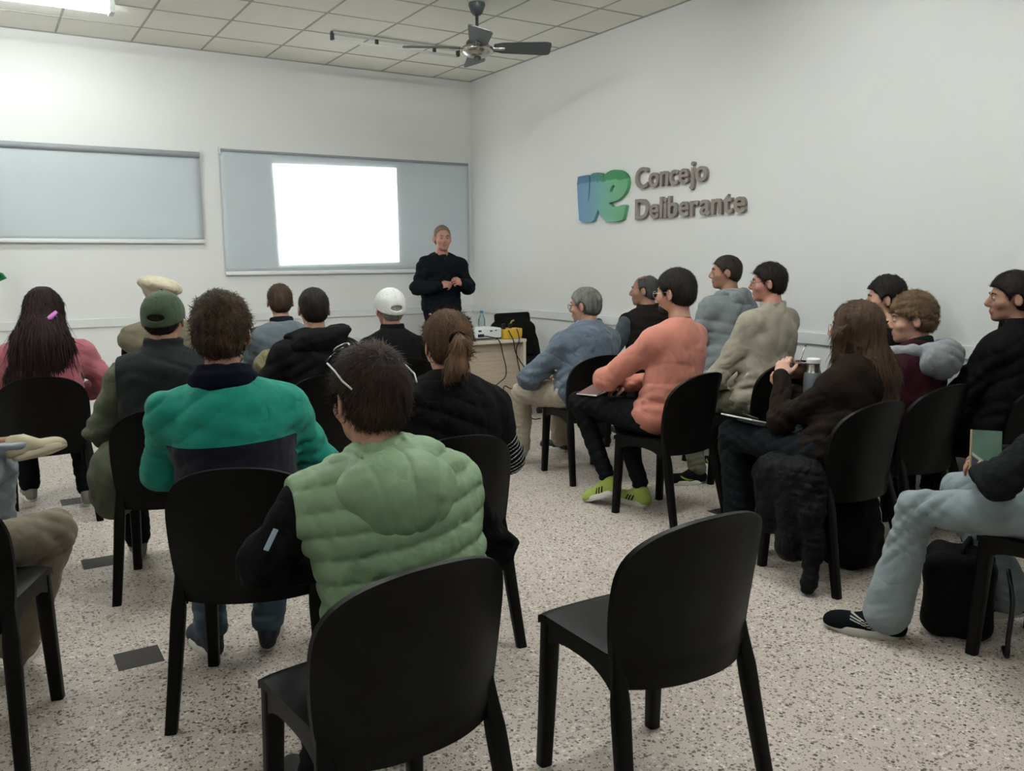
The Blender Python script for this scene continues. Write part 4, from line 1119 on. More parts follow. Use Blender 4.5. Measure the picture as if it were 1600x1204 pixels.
    def hoodprims(s, size=1.0, drop=0.10, back=0.085, wide=0.125, thick=0.05, rim=0.105):
        Nn = s.N; T = s.T
        P = [ell(Nn + T @ V3(0, -back, -drop * 0.55), (wide * size, thick * size, drop * size), T @ rotx(0.25), 0.03)]
        pts = []
        for i in range(9):
            a = math.radians(-140 + 35 * i)
            pts.append(Nn + T @ V3(math.sin(a) * rim * size, -math.cos(a) * rim * 0.8 * size - 0.005, 0.012 - 0.025 * (1 - math.cos(a)) * 0.6))
        for a, b in zip(pts[:-1], pts[1:]): P.append(cap(a, b, 0.026 * size, k=0.02))
        P.append(ell(Nn + T @ V3(0, -back * 0.75, 0.005), (wide * 0.62 * size, thick * 0.6, 0.035), T, 0.02, '-'))
        return P
    def cap_hat(s, mat, snap=True, brimdir=1):
        H, R, k = s.HC, s.HR, s.hs; g = lambda x, y, z: H + R @ (V3(x, y, z) * k)
        P = [ell(g(0, -0.010, 0.036), V3(0.091, 0.110, 0.092) * k, R, 0.02), ell(g(0, -0.014, -0.005), V3(0.089, 0.111, 0.105) * k, R, 0.02)]
        if snap: P.append(ell(g(0.0, -0.120, 0.004), V3(0.038, 0.045, 0.016) * k, R, 0.004, '-'))
        def cut(Q):
            q = s.hl(Q); inner = 0.0
            ins = np.sqrt((q[:, 0] / 0.084) ** 2 + ((q[:, 1] + 0.010) / 0.103) ** 2 + ((q[:, 2] - 0.036) / 0.086) ** 2)
            return np.maximum((-0.034 + 0.34 * (q[:, 1] + 0.1)) * 1.0 - q[:, 2], (1 - ins) * 0.08)
        sd = s.seed
        def disp(Q):
            q = s.hl(Q); a = np.arctan2(q[:, 0], -(q[:, 1] + 0.01)); return 0.0015 * fold(q, 0.05, sd) + 0.0018 * (np.abs(np.sin(a * 3)) < 0.05)
        c = blob('cap', P, 0.0045, mat, s.root, disp=disp, cut=cut, it=1)
        bb = MB(); V = []; F = []; n = 20
        for off in (0, 0.004):
            for j in range(6):
                for i in range(n + 1):
                    a = (-0.95 + 1.9 * i / n); r = 1 + 0.62 * j / 5 * math.cos(a * 1.1)
                    V.append(g(0.088 * math.sin(a) * (1 + 0.05 * j / 5), -0.010 + 0.105 * math.cos(a) + 0.07 * j / 5 * math.cos(a * 1.2), 0.012 - 0.02 * (j / 5) - 0.018 * (math.sin(a)) ** 2 * (0.3 + j / 5) + off + 0.02))
        m = 6 * (n + 1)
        for sft in (0, 1):
            for j in range(5):
                for i in range(n):
                    a = sft * m + j * (n + 1) + i; q = [a, a + 1, a + n + 2, a + n + 1]; F.append(q if sft else q[::-1])
        per = [i for i in range(n + 1)] + [j * (n + 1) + n for j in range(1, 6)] + [5 * (n + 1) + i for i in range(n - 1, -1, -1)] + [j * (n + 1) for j in range(4, 0, -1)]
        for a, b in zip(per, per[1:] + per[:1]): F.append([a, b, b + m, a + m])
        bb.bm.free()
        link_mesh('brim', mesh_np('brim', V, F), mat, c)
        MB().sphere(Vector(g(0, -0.012, 0.130)), 0.006, n=10).build('button', mat, c, smooth=True)
        return c
    def glasses(s, frame='#1a1a1a', up=0.0, lens=None, wide=0.070):
        H, R, k = s.HC, s.HR, s.hs; g = lambda x, y, z: Vector(H + R @ (V3(x, y, z) * k))
        mf = plain('spectacle frame ' + frame, frame, 0.3); ml = lens or plain('clear lens', '#e8eef0', 0.03, Transmission_Weight=0.95, IOR=1.05)
        t = None
        b = MB(); pts = []
        b.tube([g(-0.012, 0.108, 0.006), g(0, 0.111, 0.010), g(0.012, 0.108, 0.006)], 0.0016, 6)
        t = b.build('glasses', mf, s.root, smooth=True)
        for q in (-1, 1):
            ringp = [g(q * (0.033 + 0.023 * math.cos(a)), 0.106 - 0.004 * abs(math.cos(a)), 0.000 + 0.018 * math.sin(a)) for a in np.linspace(0, 2 * PI, 19)]
            MB().tube(ringp, 0.0017, 6).build('rim', mf, t, smooth=True)
            MB().tube([g(q * 0.057, 0.102, 0.004), g(q * 0.076, 0.085, 0.006), g(q * 0.084, 0.01, 0.008), g(q * 0.085, -0.015, 0.0), g(q * 0.084, -0.028, -0.018)], 0.0016, 6).build('temple', mf, t, smooth=True)
        return t
M_SOLE = plain('white rubber sole', '#d2d1ca', 0.6, 0.3)
SKINS = {'skin': skinmat('light olive skin', '#b48b77'), 'tan': skinmat('tan skin', '#96705c'), 'pale': skinmat('pale skin', '#bd9683'), 'red': skinmat('ruddy skin', '#ae7f6f')}
H_BLACK = hairmat('black hair', '#060505', '#2b2420'); H_DKBR = hairmat('dark brown hair', '#0e0907', '#40302a'); H_BROWN = hairmat('brown hair', '#1c110b', '#5a3d28')
H_GREY = hairmat('grey hair', '#2c2c2c', '#85857f'); H_SALT = hairmat('salt and pepper hair', '#1c1b1a', '#5c5a55'); H_GINGER = hairmat('light brown hair', '#4a3528', '#8a6c4c'); H_SANDY = hairmat('sandy hair', '#3a2b20', '#80684c')
H_AUB = hairmat('auburn hair', '#33241b', '#7a5c43'); H_WHITE = hairmat('white hair', '#6e685f', '#b5ada2'); H_LONG = hairmat('long black hair', '#070505', '#2a1614'); H_OLD = hairmat('greying fair hair', '#5a4636', '#a58c76')

# ------------------------------------------------------------------ the audience, the presenter, their chairs
C = cloth
def attr_plane(p, n):
    p = np.array(p, float); n = norm(n)
    return lambda V: (V - p) @ n
def finish(P):
    pass

def p_vest():
    """man in the green quilted vest, nearest the camera"""
    chair(0.72, 1.77, -4, 'black plastic chair at the front centre, under the man in the green quilted vest')
    P = Person('man in green hooded quilted vest with black sleeves, seated nearest the camera', (0.855, 1.90), 2, top=1.235, hx=-0.065, hy=0.05, turn=-8, pitch=-6, w=1.13, vox=0.0065, belly=1.05, twist=2,
               armL=dict(w=(-0.15, 0.30, 0.62), e=(-0.34, 0.04, 0.75)), armR=dict(w=(0.16, 0.30, 0.62), e=(0.262, 0.02, 0.68)), legL=dict(k=(-0.03, 0.36, 0.53), a=(-0.20, 0.16, 0.09)), legR=dict(a=(0.10, 0.28, 0.09), k=(0.16, 0.38, 0.53)))
    P.hair(hairmat('dark brown straight hair', '#0e0907', '#44332a'), 'short', 0.010, 0.008, 0.0035, 0.014, vox=0.0042, strand=6500, slen=0.045, swid=0.0026, lift=0.12)
    shirt = C('black fleece', '#191919', wrinkle=14, wd=0.008)
    P.garment('shirt', shirt, f=0.002, sf=0.016, cf=0.016, folds=0.010, fs=0.07)
    vest = C('sage green quilted nylon', '#7e9a74', rough=0.6, sheen=0.1, wrinkle=26, wd=0.0022, spec=0.4, weave=500)
    def armh(Q):
        return 0 * Q[:, 0]
    P.garment('vest', vest, f=0.026, sleeves=False, quilt=0.057, qamp=0.011, folds=0.004, fs=0.05, hem=0.47, armhole=0.236, hood=None, vox=0.006, aniso=(2.2, 1, 0.6))
    hp = P.hoodprims(1.05, drop=0.06, back=0.105, wide=0.125, thick=0.06, rim=0.100)
    hp = hp[:-1] + [ell(P.N + V3(0.015, -0.115, -0.045), (0.132, 0.072, 0.070), rotx(0.15), 0.05), ell(P.N + V3(0.02, -0.125, -0.11), (0.105, 0.068, 0.085), rotx(0.12), 0.07), hp[-1]]
    def hd(Q):
        x = Q[:, 0] - P.N[0] - 0.018; bk = Q[:, 1] < P.N[1] - 0.06
        seam = np.exp(-(x / 0.005) ** 2) + np.exp(-((np.abs(x) - 0.070 - 0.25 * (Q[:, 2] - P.N[2] + 0.05)) / 0.005) ** 2)
        return 0.003 * fold(Q, 0.045, 5) + 0.0045 * seam * bk + 0.006 * crease(Q, 4, (0.5, 0, 1), 0.045, 0.9, 0.0, 0.5)
    blob('hood', hp, 0.0055, vest, P.root, disp=hd, cut=lambda Q: np.where(Q[:, 2] < P.N[2] - 0.03, -1.0, 0.060 - np.sqrt((Q[:, 0] - P.N[0]) ** 2 + (Q[:, 1] - P.N[1] - 0.01) ** 2)))
    # light piping and sleeve patch
    MB().box(-0.006, 0.006, -0.002, 0.002, -0.026, 0.026, 0.001, Matrix.Translation((-0.345, -0.052, 0.832)) @ Matrix.Rotation(0.5, 4, 'Y')).build('patch', plain('pale blue patch', '#9fb4c4', 0.6), P.root)
    P.trousers(C('dark denim', '#1d2027'))
    P.shoes(plain('dark green shoe', '#2f342e', 0.6))
    # sunglasses pushed up on the head
    H, R = P.HC, P.HR; g = lambda x, y, z: Vector(H + R @ V3(x, y, z))
    mf = plain('white sunglass arms', '#d9d7d2', 0.35); ml = plain('black sunglass', '#0c0d0f', 0.12)
    pts = [g(x, 0.055 - 0.6 * x * x * 4, 0.128 - 4.2 * x * x) for x in np.linspace(-0.088, 0.088, 17)]
    t = MB().tube(pts, 0.0035, 8).build('sunglasses', ml, P.root, smooth=True)
    for q in (-1, 1):
        MB().sphere(g(q * 0.036, 0.052, 0.126), 0.026, (1, 0.55, 0.38), 14, Matrix.Rotation(q * 0.35, 4, 'Y')).build('lens', ml, t, smooth=True)
        MB().tube([g(q * 0.088, 0.034, 0.092), g(q * 0.096, -0.02, 0.074), g(q * 0.098, -0.06, 0.05), g(q * 0.088, -0.085, 0.03)], 0.0024, 6).build('temple', mf, t, smooth=True)

def p_teal():
    chair(0.71, 2.80, 24, 'black plastic chair under the man in the teal and navy fleece')
    P = Person('man in teal and navy fleece seen from behind with tousled brown hair', (0.69, 2.83), 14, top=1.335, hx=-0.04, hy=0.04, turn=10, pitch=-3, w=1.06, vox=0.007, belly=1.15,
               armL=dict(w=(-0.06, 0.26, 0.70), e=(-0.255, 0.10, 0.76)), armR=dict(w=(0.06, 0.28, 0.70), e=(0.262, 0.07, 0.755)), legL=dict(a=(-0.14, 0.30, 0.10), k=(-0.17, 0.41, 0.535), toe=(-0.4, 1, 0)), legR=dict(a=(0.06, 0.30, 0.10), toe=(0.1, 1, 0)))
    P.hair(H_BROWN if False else hairmat('tousled brown hair', '#120c08', '#54402f'), 'messy', 0.013, 0.010, 0.0065, 0.022, vox=0.0045, strand=4200, slen=0.038, swid=0.0034, lift=0.42, backz=-0.012)
    m = C('teal and navy fleece', '#138a76', '#14152a', wrinkle=12, wd=0.006)
    zb = 0.885
    def reg(V):
        c = zb - V[:, 2] + 0.008 * np.sin(V[:, 0] * 7)
        for q in (-1, 1):
            for a_, b_ in ((P.S[q], P.E[q]), (P.E[q], P.W[q])):
                ba = b_ - a_; h = np.clip(((V - a_) @ ba) / (ba @ ba), 0, 1); c = np.minimum(c, np.linalg.norm(V - a_ - h[:, None] * ba, axis=1) - 0.088)
        return c
    P.garment('fleece', m, f=0.014, sf=0.020, cf=0.016, folds=0.009, fs=0.10, reg=reg, vox=0.006, aniso=(0.5, 0.8, 1.6))
    navy = C('navy fleece collar', '#14152a')
    CR = frame_to((0, 0.15, 1), (0, 1, 0))
    blob('collar', [ring(P.N + V3(0, -0.006, 0.012), 0.080, 0.030, 0.010, CR, 0.01), ring(P.N + V3(0, -0.010, 0.0), 0.094, 0.016, 0.012, CR, 0.02)], 0.006, navy, P.root, disp=lambda Q: 0.004 * fold(Q, 0.05, 3))
    P.trousers(C('blue jeans', '#4b5f6d'))
    P.shoes(plain('dark navy canvas', '#22242c', 0.8))

def p_capman():
    chair(0.676, 4.04, 14, 'black plastic chair under the man in the green baseball cap')
    P = Person('man in green cap and dark vest over olive sleeves', (0.685, 4.06), 12, top=1.315, hx=-0.005, hy=0.05, turn=14, pitch=-4, w=1.04, vox=0.009, belly=1.15,
               armL=dict(w=(-0.12, 0.24, 0.56), e=(-0.30, 0.06, 0.70)), legL=dict(k=(-0.22, 0.36, 0.53), a=(-0.2, 0.34, 0.1)))
    P.hair(H_BLACK, 'short', 0.008, 0, 0.001, vox=0.006)
    P.cap_hat(C('faded green cotton twill', '#3f4f3a'))
    P.garment('shirt', C('olive wool sleeves', '#565c48', wrinkle=10, wd=0.012), f=0.004, sf=0.020, cf=0.018, folds=0.012, fs=0.07)
    v = P.garment('vest', C('dark charcoal vest', '#2b302f', rough=0.7), f=0.032, sleeves=False, collar=0.07, colr=0.074, folds=0.007, armhole=0.205, hem=0.48)
    P.trousers(C('black trousers', '#15161a')); P.shoes(plain('grey suede', '#77736b', 0.9))
    o = blob('coat_tail', [ell((-0.25, -0.02, 0.50), (0.10, 0.13, 0.16), None, 0.05), ell((-0.27, 0.02, 0.40), (0.07, 0.11, 0.08), None, 0.05)], 0.009, MATS['olive wool sleeves'], P.root, disp=lambda Q: 0.012 * fold(Q, 0.06, 9))

def p_pinkwoman():
    chair(0.25, 5.5, 4, 'black plastic chair at the left edge under the long haired woman in pink')
    P = Person('woman with long dark hair, lilac clip and dusty pink top, by left edge', (0.26, 5.52), 4, top=1.30, hx=0.03, hy=0.03, turn=-12, w=1.05, vox=0.010, skin='pale', belly=1.1,
               armR=dict(w=(0.16, 0.26, 0.66), e=(0.34, 0.02, 0.74)), legR=dict(k=(0.15, 0.40, 0.53), a=(0.18, 0.12, 0.10), toe=(0.1, 1, 0)))
    N_ = P.N; H = P.HC
    pr = [cap(H + V3(0, -0.05, 0.0), N_ + V3(-0.02, -0.10, -0.05), 0.098, 0.13, k=0.04, sc=(1, 0.6, 1)), cap(N_ + V3(-0.03, -0.11, -0.05), N_ + V3(-0.07, -0.13, -0.30), 0.15, 0.13, k=0.04, sc=(1, 0.42, 1)),
          cap(H + V3(-0.06, -0.03, -0.06), N_ + V3(-0.18, -0.05, -0.22), 0.055, 0.05, k=0.04), cap(H + V3(0.06, -0.04, -0.08), N_ + V3(0.15, -0.07, -0.18), 0.036, 0.012, k=0.04)]
    def cx(q, Q, c):
        c2 = np.where(q[:, 2] < -0.05, -1, c)
        return np.where(q[:, 1] > 0.035, c, np.where(q[:, 2] < 0.02, -1.0, c2))
    P.hair(H_LONG, 'long', 0.018, 0.006, 0.006, 0.03, prims=pr, cutx=cx, strand=2600, slen=0.13, swid=0.006, lift=0.03, vox=0.008)
    g = lambda x, y, z: Vector(P.HC + P.HR @ V3(x, y, z))
    mc = plain('lilac plastic clip', '#c878c4', 0.35)
    c = MB().tube([g(-0.035, -0.150, -0.05), g(0.0, -0.158, -0.03), g(0.035, -0.148, 0.0)], [0.010, 0.014, 0.010], 8).build('hair_clip', mc, P.root, smooth=True)
    for q in (-1, 0, 1): MB().tube([g(q * 0.022, -0.15, -0.028 + q * 0.022), g(q * 0.022 + 0.014, -0.152, -0.052 + q * 0.02)], [0.007, 0.003], 6).build('tooth', mc, c, smooth=True)
    P.garment('top', C('dusty pink knit', '#a35d66', wrinkle=12), f=0.016, sf=0.024, cf=0.018, folds=0.010)
    P.trousers(MATS['black trousers']); P.shoes(MATS['grey suede'])

def p_beret():
    chair(1.02, 5.85, 6, 'black plastic chair hidden behind the green capped man, under beret wearer')
    P = Person('man in cream beret and olive brown vest, behind the green capped man', (1.02, 5.87), 6, top=1.335, hx=-0.05, hy=0.03, turn=-10, w=1.1, vox=0.011)
    P.hair(H_DKBR, 'short', 0.007, 0, 0.001)
    H, R = P.HC, P.HR; g = lambda x, y, z: H + R @ V3(x, y, z)
    blob('beret', [ell(g(0.005, -0.02, 0.085), (0.138, 0.142, 0.058), R @ roty(0.25), 0.02), ell(g(0, -0.01, 0.05), (0.092, 0.108, 0.05), R, 0.03)], 0.006, C('cream felt', '#c9bfa6', wrinkle=14, wd=0.01), P.root,
         disp=lambda Q: 0.005 * fold(Q, 0.05, 3), cut=lambda Q: 0.02 + 0.2 * P.hl(Q)[:, 1] - P.hl(Q)[:, 2])
    P.garment('shirt', C('black jumper', '#121212'), f=0.008, sf=0.014)
    P.garment('vest', C('olive brown padded cotton', '#6a6450', wrinkle=12, wd=0.01), f=0.030, sleeves=False, folds=0.010, armhole=False, hem=0.55, collar=0.04, colr=0.08)
    P.trousers(MATS['black trousers']); P.shoes(MATS['grey suede'])

def p_hidden():
    chair(1.585, 6.70, 4, 'black plastic chair under the person whose brown crown shows beside green cap')
    P = Person('person with brown hair, only crown visible between green cap and tousled hair', (1.585, 6.72), 4, top=1.125, w=0.85, vox=0.012, hipz=0.565, hs=0.95)
    P.hair(H_BROWN, 'messy', 0.016, 0.01, 0.006, 0.03)
    P.garment('jumper', MATS['black jumper'], f=0.012); P.trousers(MATS['black trousers']); P.shoes(MATS['grey suede'])

def p_grey():
    chair(1.80, 6.0, 5, 'black plastic chair with a khaki jacket over its back')
    P = Person('man with short reddish brown hair in slate grey collared sweater', (1.80, 6.02), 5, top=1.285, hx=0.0, hy=0.04, turn=8, w=1.05, vox=0.010, skin='pale')
    P.hair(hairmat('russet hair', '#1d140f', '#4f3d30'), 'short', 0.012, 0.006, 0.003, vox=0.006, strand=900, slen=0.03, swid=0.004, lift=0.5)
    P.garment('sweater', C('slate grey sweater', '#5a646a'), f=0.012, sf=0.014, folds=0.007)
    blob('collar', [ring(P.N + V3(0, -0.004, 0.008), 0.072, 0.028, 0.010, frame_to((0, 0.2, 1)), 0.01)], 0.008, C('charcoal collar', '#26292b'), P.root)
    P.trousers(MATS['black trousers']); P.shoes(MATS['grey suede'])
    j = blob('draped_jacket', [ell((0, -0.27, 0.74), (0.25, 0.055, 0.12), None, 0.04), ell((-0.17, -0.25, 0.66), (0.09, 0.07, 0.17), None, 0.04), ell((0.15, -0.27, 0.62), (0.10, 0.05, 0.15), None, 0.04)], 0.010, C('khaki cotton', '#756e52', wrinkle=14, wd=0.012), None,
             disp=lambda Q: 0.010 * fold(Q, 0.07, 4))
    j.location = (1.80, 6.0, 0.02); j.rotation_euler = (0, 0, -math.radians(5))
    props(j, 'khaki jacket hung over the chair behind the grey sweater man', 'jacket')

def p_hoodman():
    chair(1.60, 4.72, 3, 'black plastic chair under the dark haired man in black hooded coat')
    P = Person('young man with black hair and black coat with folded hood', (1.62, 4.76), 3, top=1.295, hx=0.0, hy=0.04, turn=6, w=1.08, vox=0.009, skin='pale', armL=dict(w=(-0.12, 0.24, 0.62), e=(-0.34, 0.0, 0.73)))
    P.hair(H_BLACK, 'short', 0.011, 0.004, 0.0015, vox=0.0055, strand=1200, slen=0.02, swid=0.003, lift=0.3)
    bl = C('black softshell', '#161616', rough=0.8)
    P.garment('coat', bl, f=0.020, sf=0.024, cf=0.02, folds=0.009)
    N_ = P.N
    hp = [ell(N_ + V3(0.0, -0.085, -0.05), (0.165, 0.075, 0.085), rotx(0.2), 0.05), ell(N_ + V3(0.03, -0.06, 0.012), (0.165, 0.085, 0.034), roty(-0.14), 0.05),
          cap(N_ + V3(0.10, -0.02, 0.02), N_ + V3(0.205, 0.03, 0.045), 0.032, 0.010, k=0.05), cap(N_ + V3(-0.08, -0.03, 0.01), N_ + V3(-0.165, 0.02, 0.0), 0.035, 0.02, k=0.05)]
    blob('hood', hp, 0.008, bl, P.root, disp=lambda Q: 0.006 * fold(Q, 0.06, 8))
    P.trousers(MATS['black trousers']); P.shoes(MATS['grey suede'])

def p_whitecap():
    chair(2.28, 5.20, 4, 'black plastic chair under the man in the white baseball cap')
    P = Person('grey haired man in white baseball cap and black polo neck', (2.28, 5.22), 4, top=1.268, hs=1.08, hx=0.015, hy=0.04, turn=-2, w=1.0, vox=0.009, skin='red')
    P.hair(H_WHITE, 'short', 0.006, 0, 0.001, vox=0.006, line=([-0.13, -0.06, -0.02, 0.0, 0.022, 0.034, 0.055, 0.075, 0.11], [-0.092, -0.085, -0.062, -0.028, -0.012, 0.010, 0.040, 0.058, 0.066]))
    P.cap_hat(plain('white cotton cap', '#c9cac6', 0.85, 0.2, bump=(30, 0.001)))
    P.garment('polo', C('black knit', '#151616'), f=0.012, sf=0.016, folds=0.006, collar=0.06, colr=0.070)
    P.trousers(MATS['black trousers']); P.shoes(MATS['grey suede'])

def p_pony():
    chair(1.42, 2.86, 5, 'black plastic chair under the woman with the auburn ponytail')
    P = Person('woman with auburn ponytail, black jacket and striped sleeve showing', (1.42, 2.90), 5, top=1.245, hx=0.085, hy=0.02, turn=4, pitch=-4, w=1.05, vox=0.008, skin='pale', belly=1.05, twist=2,
               armR=dict(w=(0.22, 0.22, 0.60), e=(0.345, 0.03, 0.66)), armL=dict(w=(-0.08, 0.24, 0.62)))
    H, R, N_ = P.HC, P.HR, P.N; g = lambda x, y, z: H + R @ V3(x, y, z)
    pr = [cap(g(-0.0, -0.120, 0.030), g(-0.0, -0.155, 0.004), 0.026, 0.028, k=0.02), cap(g(0, -0.155, 0.004), g(-0.015, -0.150, -0.075), 0.028, 0.038, k=0.02), cap(g(-0.015, -0.150, -0.075), g(-0.055, -0.130, -0.135), 0.038, 0.010, k=0.02)]
    P.hair(H_AUB, 'short', 0.018, 0.008, 0.002, 0.016, prims=pr, strand=3400, slen=0.06, swid=0.0032, lift=0.05, vox=0.005, conv=(0.0, -0.145, 0.02),
           cutx=lambda q, Q, c: np.where(q[:, 1] < -0.105, -1, np.minimum(c, 1)))
    MB().tube([Vector(g(0.030 * math.cos(a), -0.136 - 0.0 * math.sin(a), 0.022 + 0.026 * math.sin(a))) for a in np.linspace(0, 2 * PI, 19)], 0.008, 8).build('hair_tie', C('black elastic', '#16100e'), P.root, smooth=True)
    stripe = C('black and white stripes', '#101114', '#b9bab8', var=0.05)
    def sreg(V):
        a = np.where((V - P.E[1]) @ norm(P.W[1] - P.E[1]) > -0.02, (V - P.E[1]) @ norm(P.W[1] - P.E[1]), (V - P.E[1]) @ norm(P.E[1] - P.S[1]))
        return np.sin(a * 2 * PI / 0.0165) - 0.55
    P.garment('striped_shirt', stripe, f=0.0, sf=0.026, cf=0.020, folds=0.004, reg=sreg, vox=0.005)
    P.garment('jacket', C('black wool jacket', '#1a1a1a', wrinkle=14, wd=0.01), f=0.030, sf=0.032, cf=0.032, sleeves=(-1,), folds=0.009, hem=0.40, extra=[cap(P.S[1], P.S[1] + (P.E[1] - P.S[1]) * 0.38, 0.080, 0.078, k=0.04)])
    blob('scarf', [ring(N_ + V3(0, -0.004, 0.0), 0.070, 0.012, 0.014, frame_to((0, 0.3, 1)), 0.01)], 0.006, C('maroon scarf', '#4a2429'), P.root)
    P.trousers(MATS['black trousers']); P.shoes(MATS['grey suede'])

def p_blue():
    chair(3.42, 4.60, 5, 'black plastic chair under the grey haired man in blue grey jacket')
    P = Person('grey haired man with glasses in blue grey jacket, nearest the desk', (3.40, 4.64), 0, top=1.262, hx=0.07, hy=0.03, turn=-30, pitch=-4, w=1.10, vox=0.009, skin='skin', belly=1.15, twist=-4,
               armL=dict(w=(-0.12, 0.30, 0.66), e=(-0.30, 0.16, 0.66)), legL=dict(k=(-0.20, 0.40, 0.52), a=(-0.20, 0.46, 0.10)), legR=dict(k=(0.12, 0.42, 0.53), a=(0.30, 0.62, 0.1), toe=(-0.3, 1, 0)))
    P.hair(H_GREY, 'short', 0.012, 0.002, 0.003, vox=0.0055, strand=1200, slen=0.025, swid=0.003, lift=0.3); P.eyes('#444444'); P.glasses('#3a2f28')
    P.garment('jacket', C('blue grey quilted jacket', '#56626f', wrinkle=14, wd=0.010, rough=0.7), f=0.026, sf=0.028, cf=0.02, folds=0.010, fs=0.07, collar=0.05, colr=0.078, hem=0.44, quilt=0.12, qamp=0.004)
    P.trousers(C('cream corduroy', '#a89d8a', wrinkle=8, wd=0.01), f=0.018, flare=0.03, folds=0.012); P.shoes(plain('black leather', '#141414', 0.4))

def p_bald():
    chair(4.27, 4.98, 2, 'black plastic chair hidden behind the man in the pink sweater')
    P = Person('balding man in dark brown vest behind the man in pink sweater', (4.27, 5.0), 0, top=1.335, hx=0.03, hy=0.03, turn=-38, w=1.08, vox=0.010, skin='tan', armL=dict(w=(-0.10, 0.3, 0.62), e=(-0.32, 0.06, 0.70)), legL=dict(a=(-0.18, 0.24, 0.09)))
    P.hair(H_SALT, 'short', 0.010, -0.004, 0.002, line=([-0.13, -0.06, -0.02, 0.0, 0.022, 0.034, 0.055, 0.075, 0.11], [-0.085, -0.08, -0.062, -0.028, 0.0, 0.05, 0.12, 0.14, 0.2]),
           cutx=lambda q, Q, c: np.maximum(c, 0.052 - np.sqrt(q[:, 0] ** 2 + (q[:, 1] - 0.02) ** 2 + (0.8 * (q[:, 2] - 0.115)) ** 2)))
    P.eyes('#2a2420')
    P.garment('shirt', C('slate blue shirt', '#3b444a'), f=0.012, sf=0.018)
    P.garment('vest', C('dark brown quilted vest', '#2a2422'), f=0.028, sleeves=False, armhole=True, collar=0.05, colr=0.078, quilt=0.07, qamp=0.008)
    P.trousers(MATS['black trousers']); P.shoes(MATS['black leather'])

def p_pink():
    chair(3.26, 3.60, -10, 'black plastic chair under the man in the salmon pink sweater')
    P = Person('bearded man with glasses, salmon pink sweater, black trousers and neon yellow sneakers', (3.24, 3.66), -8, top=1.385, hx=0.11, hy=-0.02, turn=-12, pitch=-5, w=1.10, vox=0.0075, skin='skin', belly=1.1, twist=-6, hs=1.06,
               armL=dict(w=(0.02, 0.34, 0.74), e=(-0.20, 0.22, 0.77)), armR=dict(w=(0.10, 0.33, 0.70)), legL=dict(k=(-0.16, 0.48, 0.60), a=(-0.13, 0.26, 0.155), toe=(-0.15, 1, -0.45)), legR=dict(k=(0.12, 0.42, 0.55), a=(0.02, 0.13, 0.105), toe=(-0.05, 1, -0.02)))
    P.hair(H_BLACK, 'short', 0.015, 0.006, 0.002, vox=0.0048, strand=3000, slen=0.022, swid=0.003, lift=0.35)
    # beard
    H, R = P.HC, P.HR; g = lambda x, y, z: H + R @ (V3(x, y, z) * P.hs)
    blob('beard', [ell(g(0, 0.045, -0.082), (0.055, 0.058, 0.048), R, 0.02)], 0.005, H_BLACK, P.root, cut=lambda Q: P.hl(Q)[:, 2] + 0.050 - 0.5 * np.maximum(0, 0.05 - P.hl(Q)[:, 1]))
    P.eyes('#120d0a'); P.glasses('#b9b3a8')
    P.garment('sweater', C('salmon pink sweatshirt', '#c07c6b', wrinkle=9, wd=0.007), f=0.018, sf=0.024, cf=0.022, folds=0.008, fs=0.10, vox=0.007, hem=0.47)
    blob('chain', [ring(P.N + V3(0, 0.0, 0.006), 0.064, 0.0, 0.0032, frame_to((0, 0.35, 1)), 0.01)], 0.003, plain('gold', '#a9854a', 0.3, metal=1.0), P.root)
    P.trousers(C('black chinos', '#1d1e21'), f=0.006, flare=0.006, folds=0.007, end=0.93)
    def stripes(B, R, q):
        def f(V):
            L = (V - B) @ R; u = L[:, 1] + 0.55 * (L[:, 2] - 0.03)
            band = np.maximum.reduce([0.0058 - np.abs(u - c) for c in (0.045, 0.066, 0.087)])
            return np.minimum(np.minimum(band, 0.0185 - np.abs(L[:, 2] - 0.048)), np.abs(L[:, 0]) - 0.012)
        return f
    P.shoes(C('neon yellow mesh', '#a3b554', '#101010', var=0.08), stripes=stripes, size=1.04)

def p_ghood():
    chair(4.46, 4.30, 0, 'black plastic chair against the right wall under the grey hoodie man')
    P = Person('tall man in light grey hoodie seated against the right wall', (4.45, 4.36), 0, top=1.475, hx=0.06, hy=0.04, turn=-48, w=1.12, vox=0.009, skin='tan', belly=1.15, hipz=0.59,
               armL=dict(w=(-0.06, 0.30, 0.68), e=(-0.27, 0.10, 0.74)), twist=-6)
    P.hair(H_SALT if False else hairmat('dark cropped hair', '#14110f', '#3d342c'), 'short', 0.007, 0.002, 0.0015, vox=0.006); P.eyes('#1d1713')
    m = C('light grey hoodie', '#7b8284', wrinkle=12)
    P.garment('hoodie', m, f=0.020, sf=0.028, cf=0.022, folds=0.009)
    blob('hood', P.hoodprims(1.05, drop=0.09, back=0.09, wide=0.115, thick=0.05, rim=0.098), 0.008, m, P.root, disp=lambda Q: 0.005 * fold(Q, 0.06, 8) + 0.007 * crease(Q, 6, (0.7, 0, 1), 0.06, 0.9, 0.1))
    P.trousers(C('dark grey jeans', '#2c2f33')); P.shoes(MATS['black leather'])

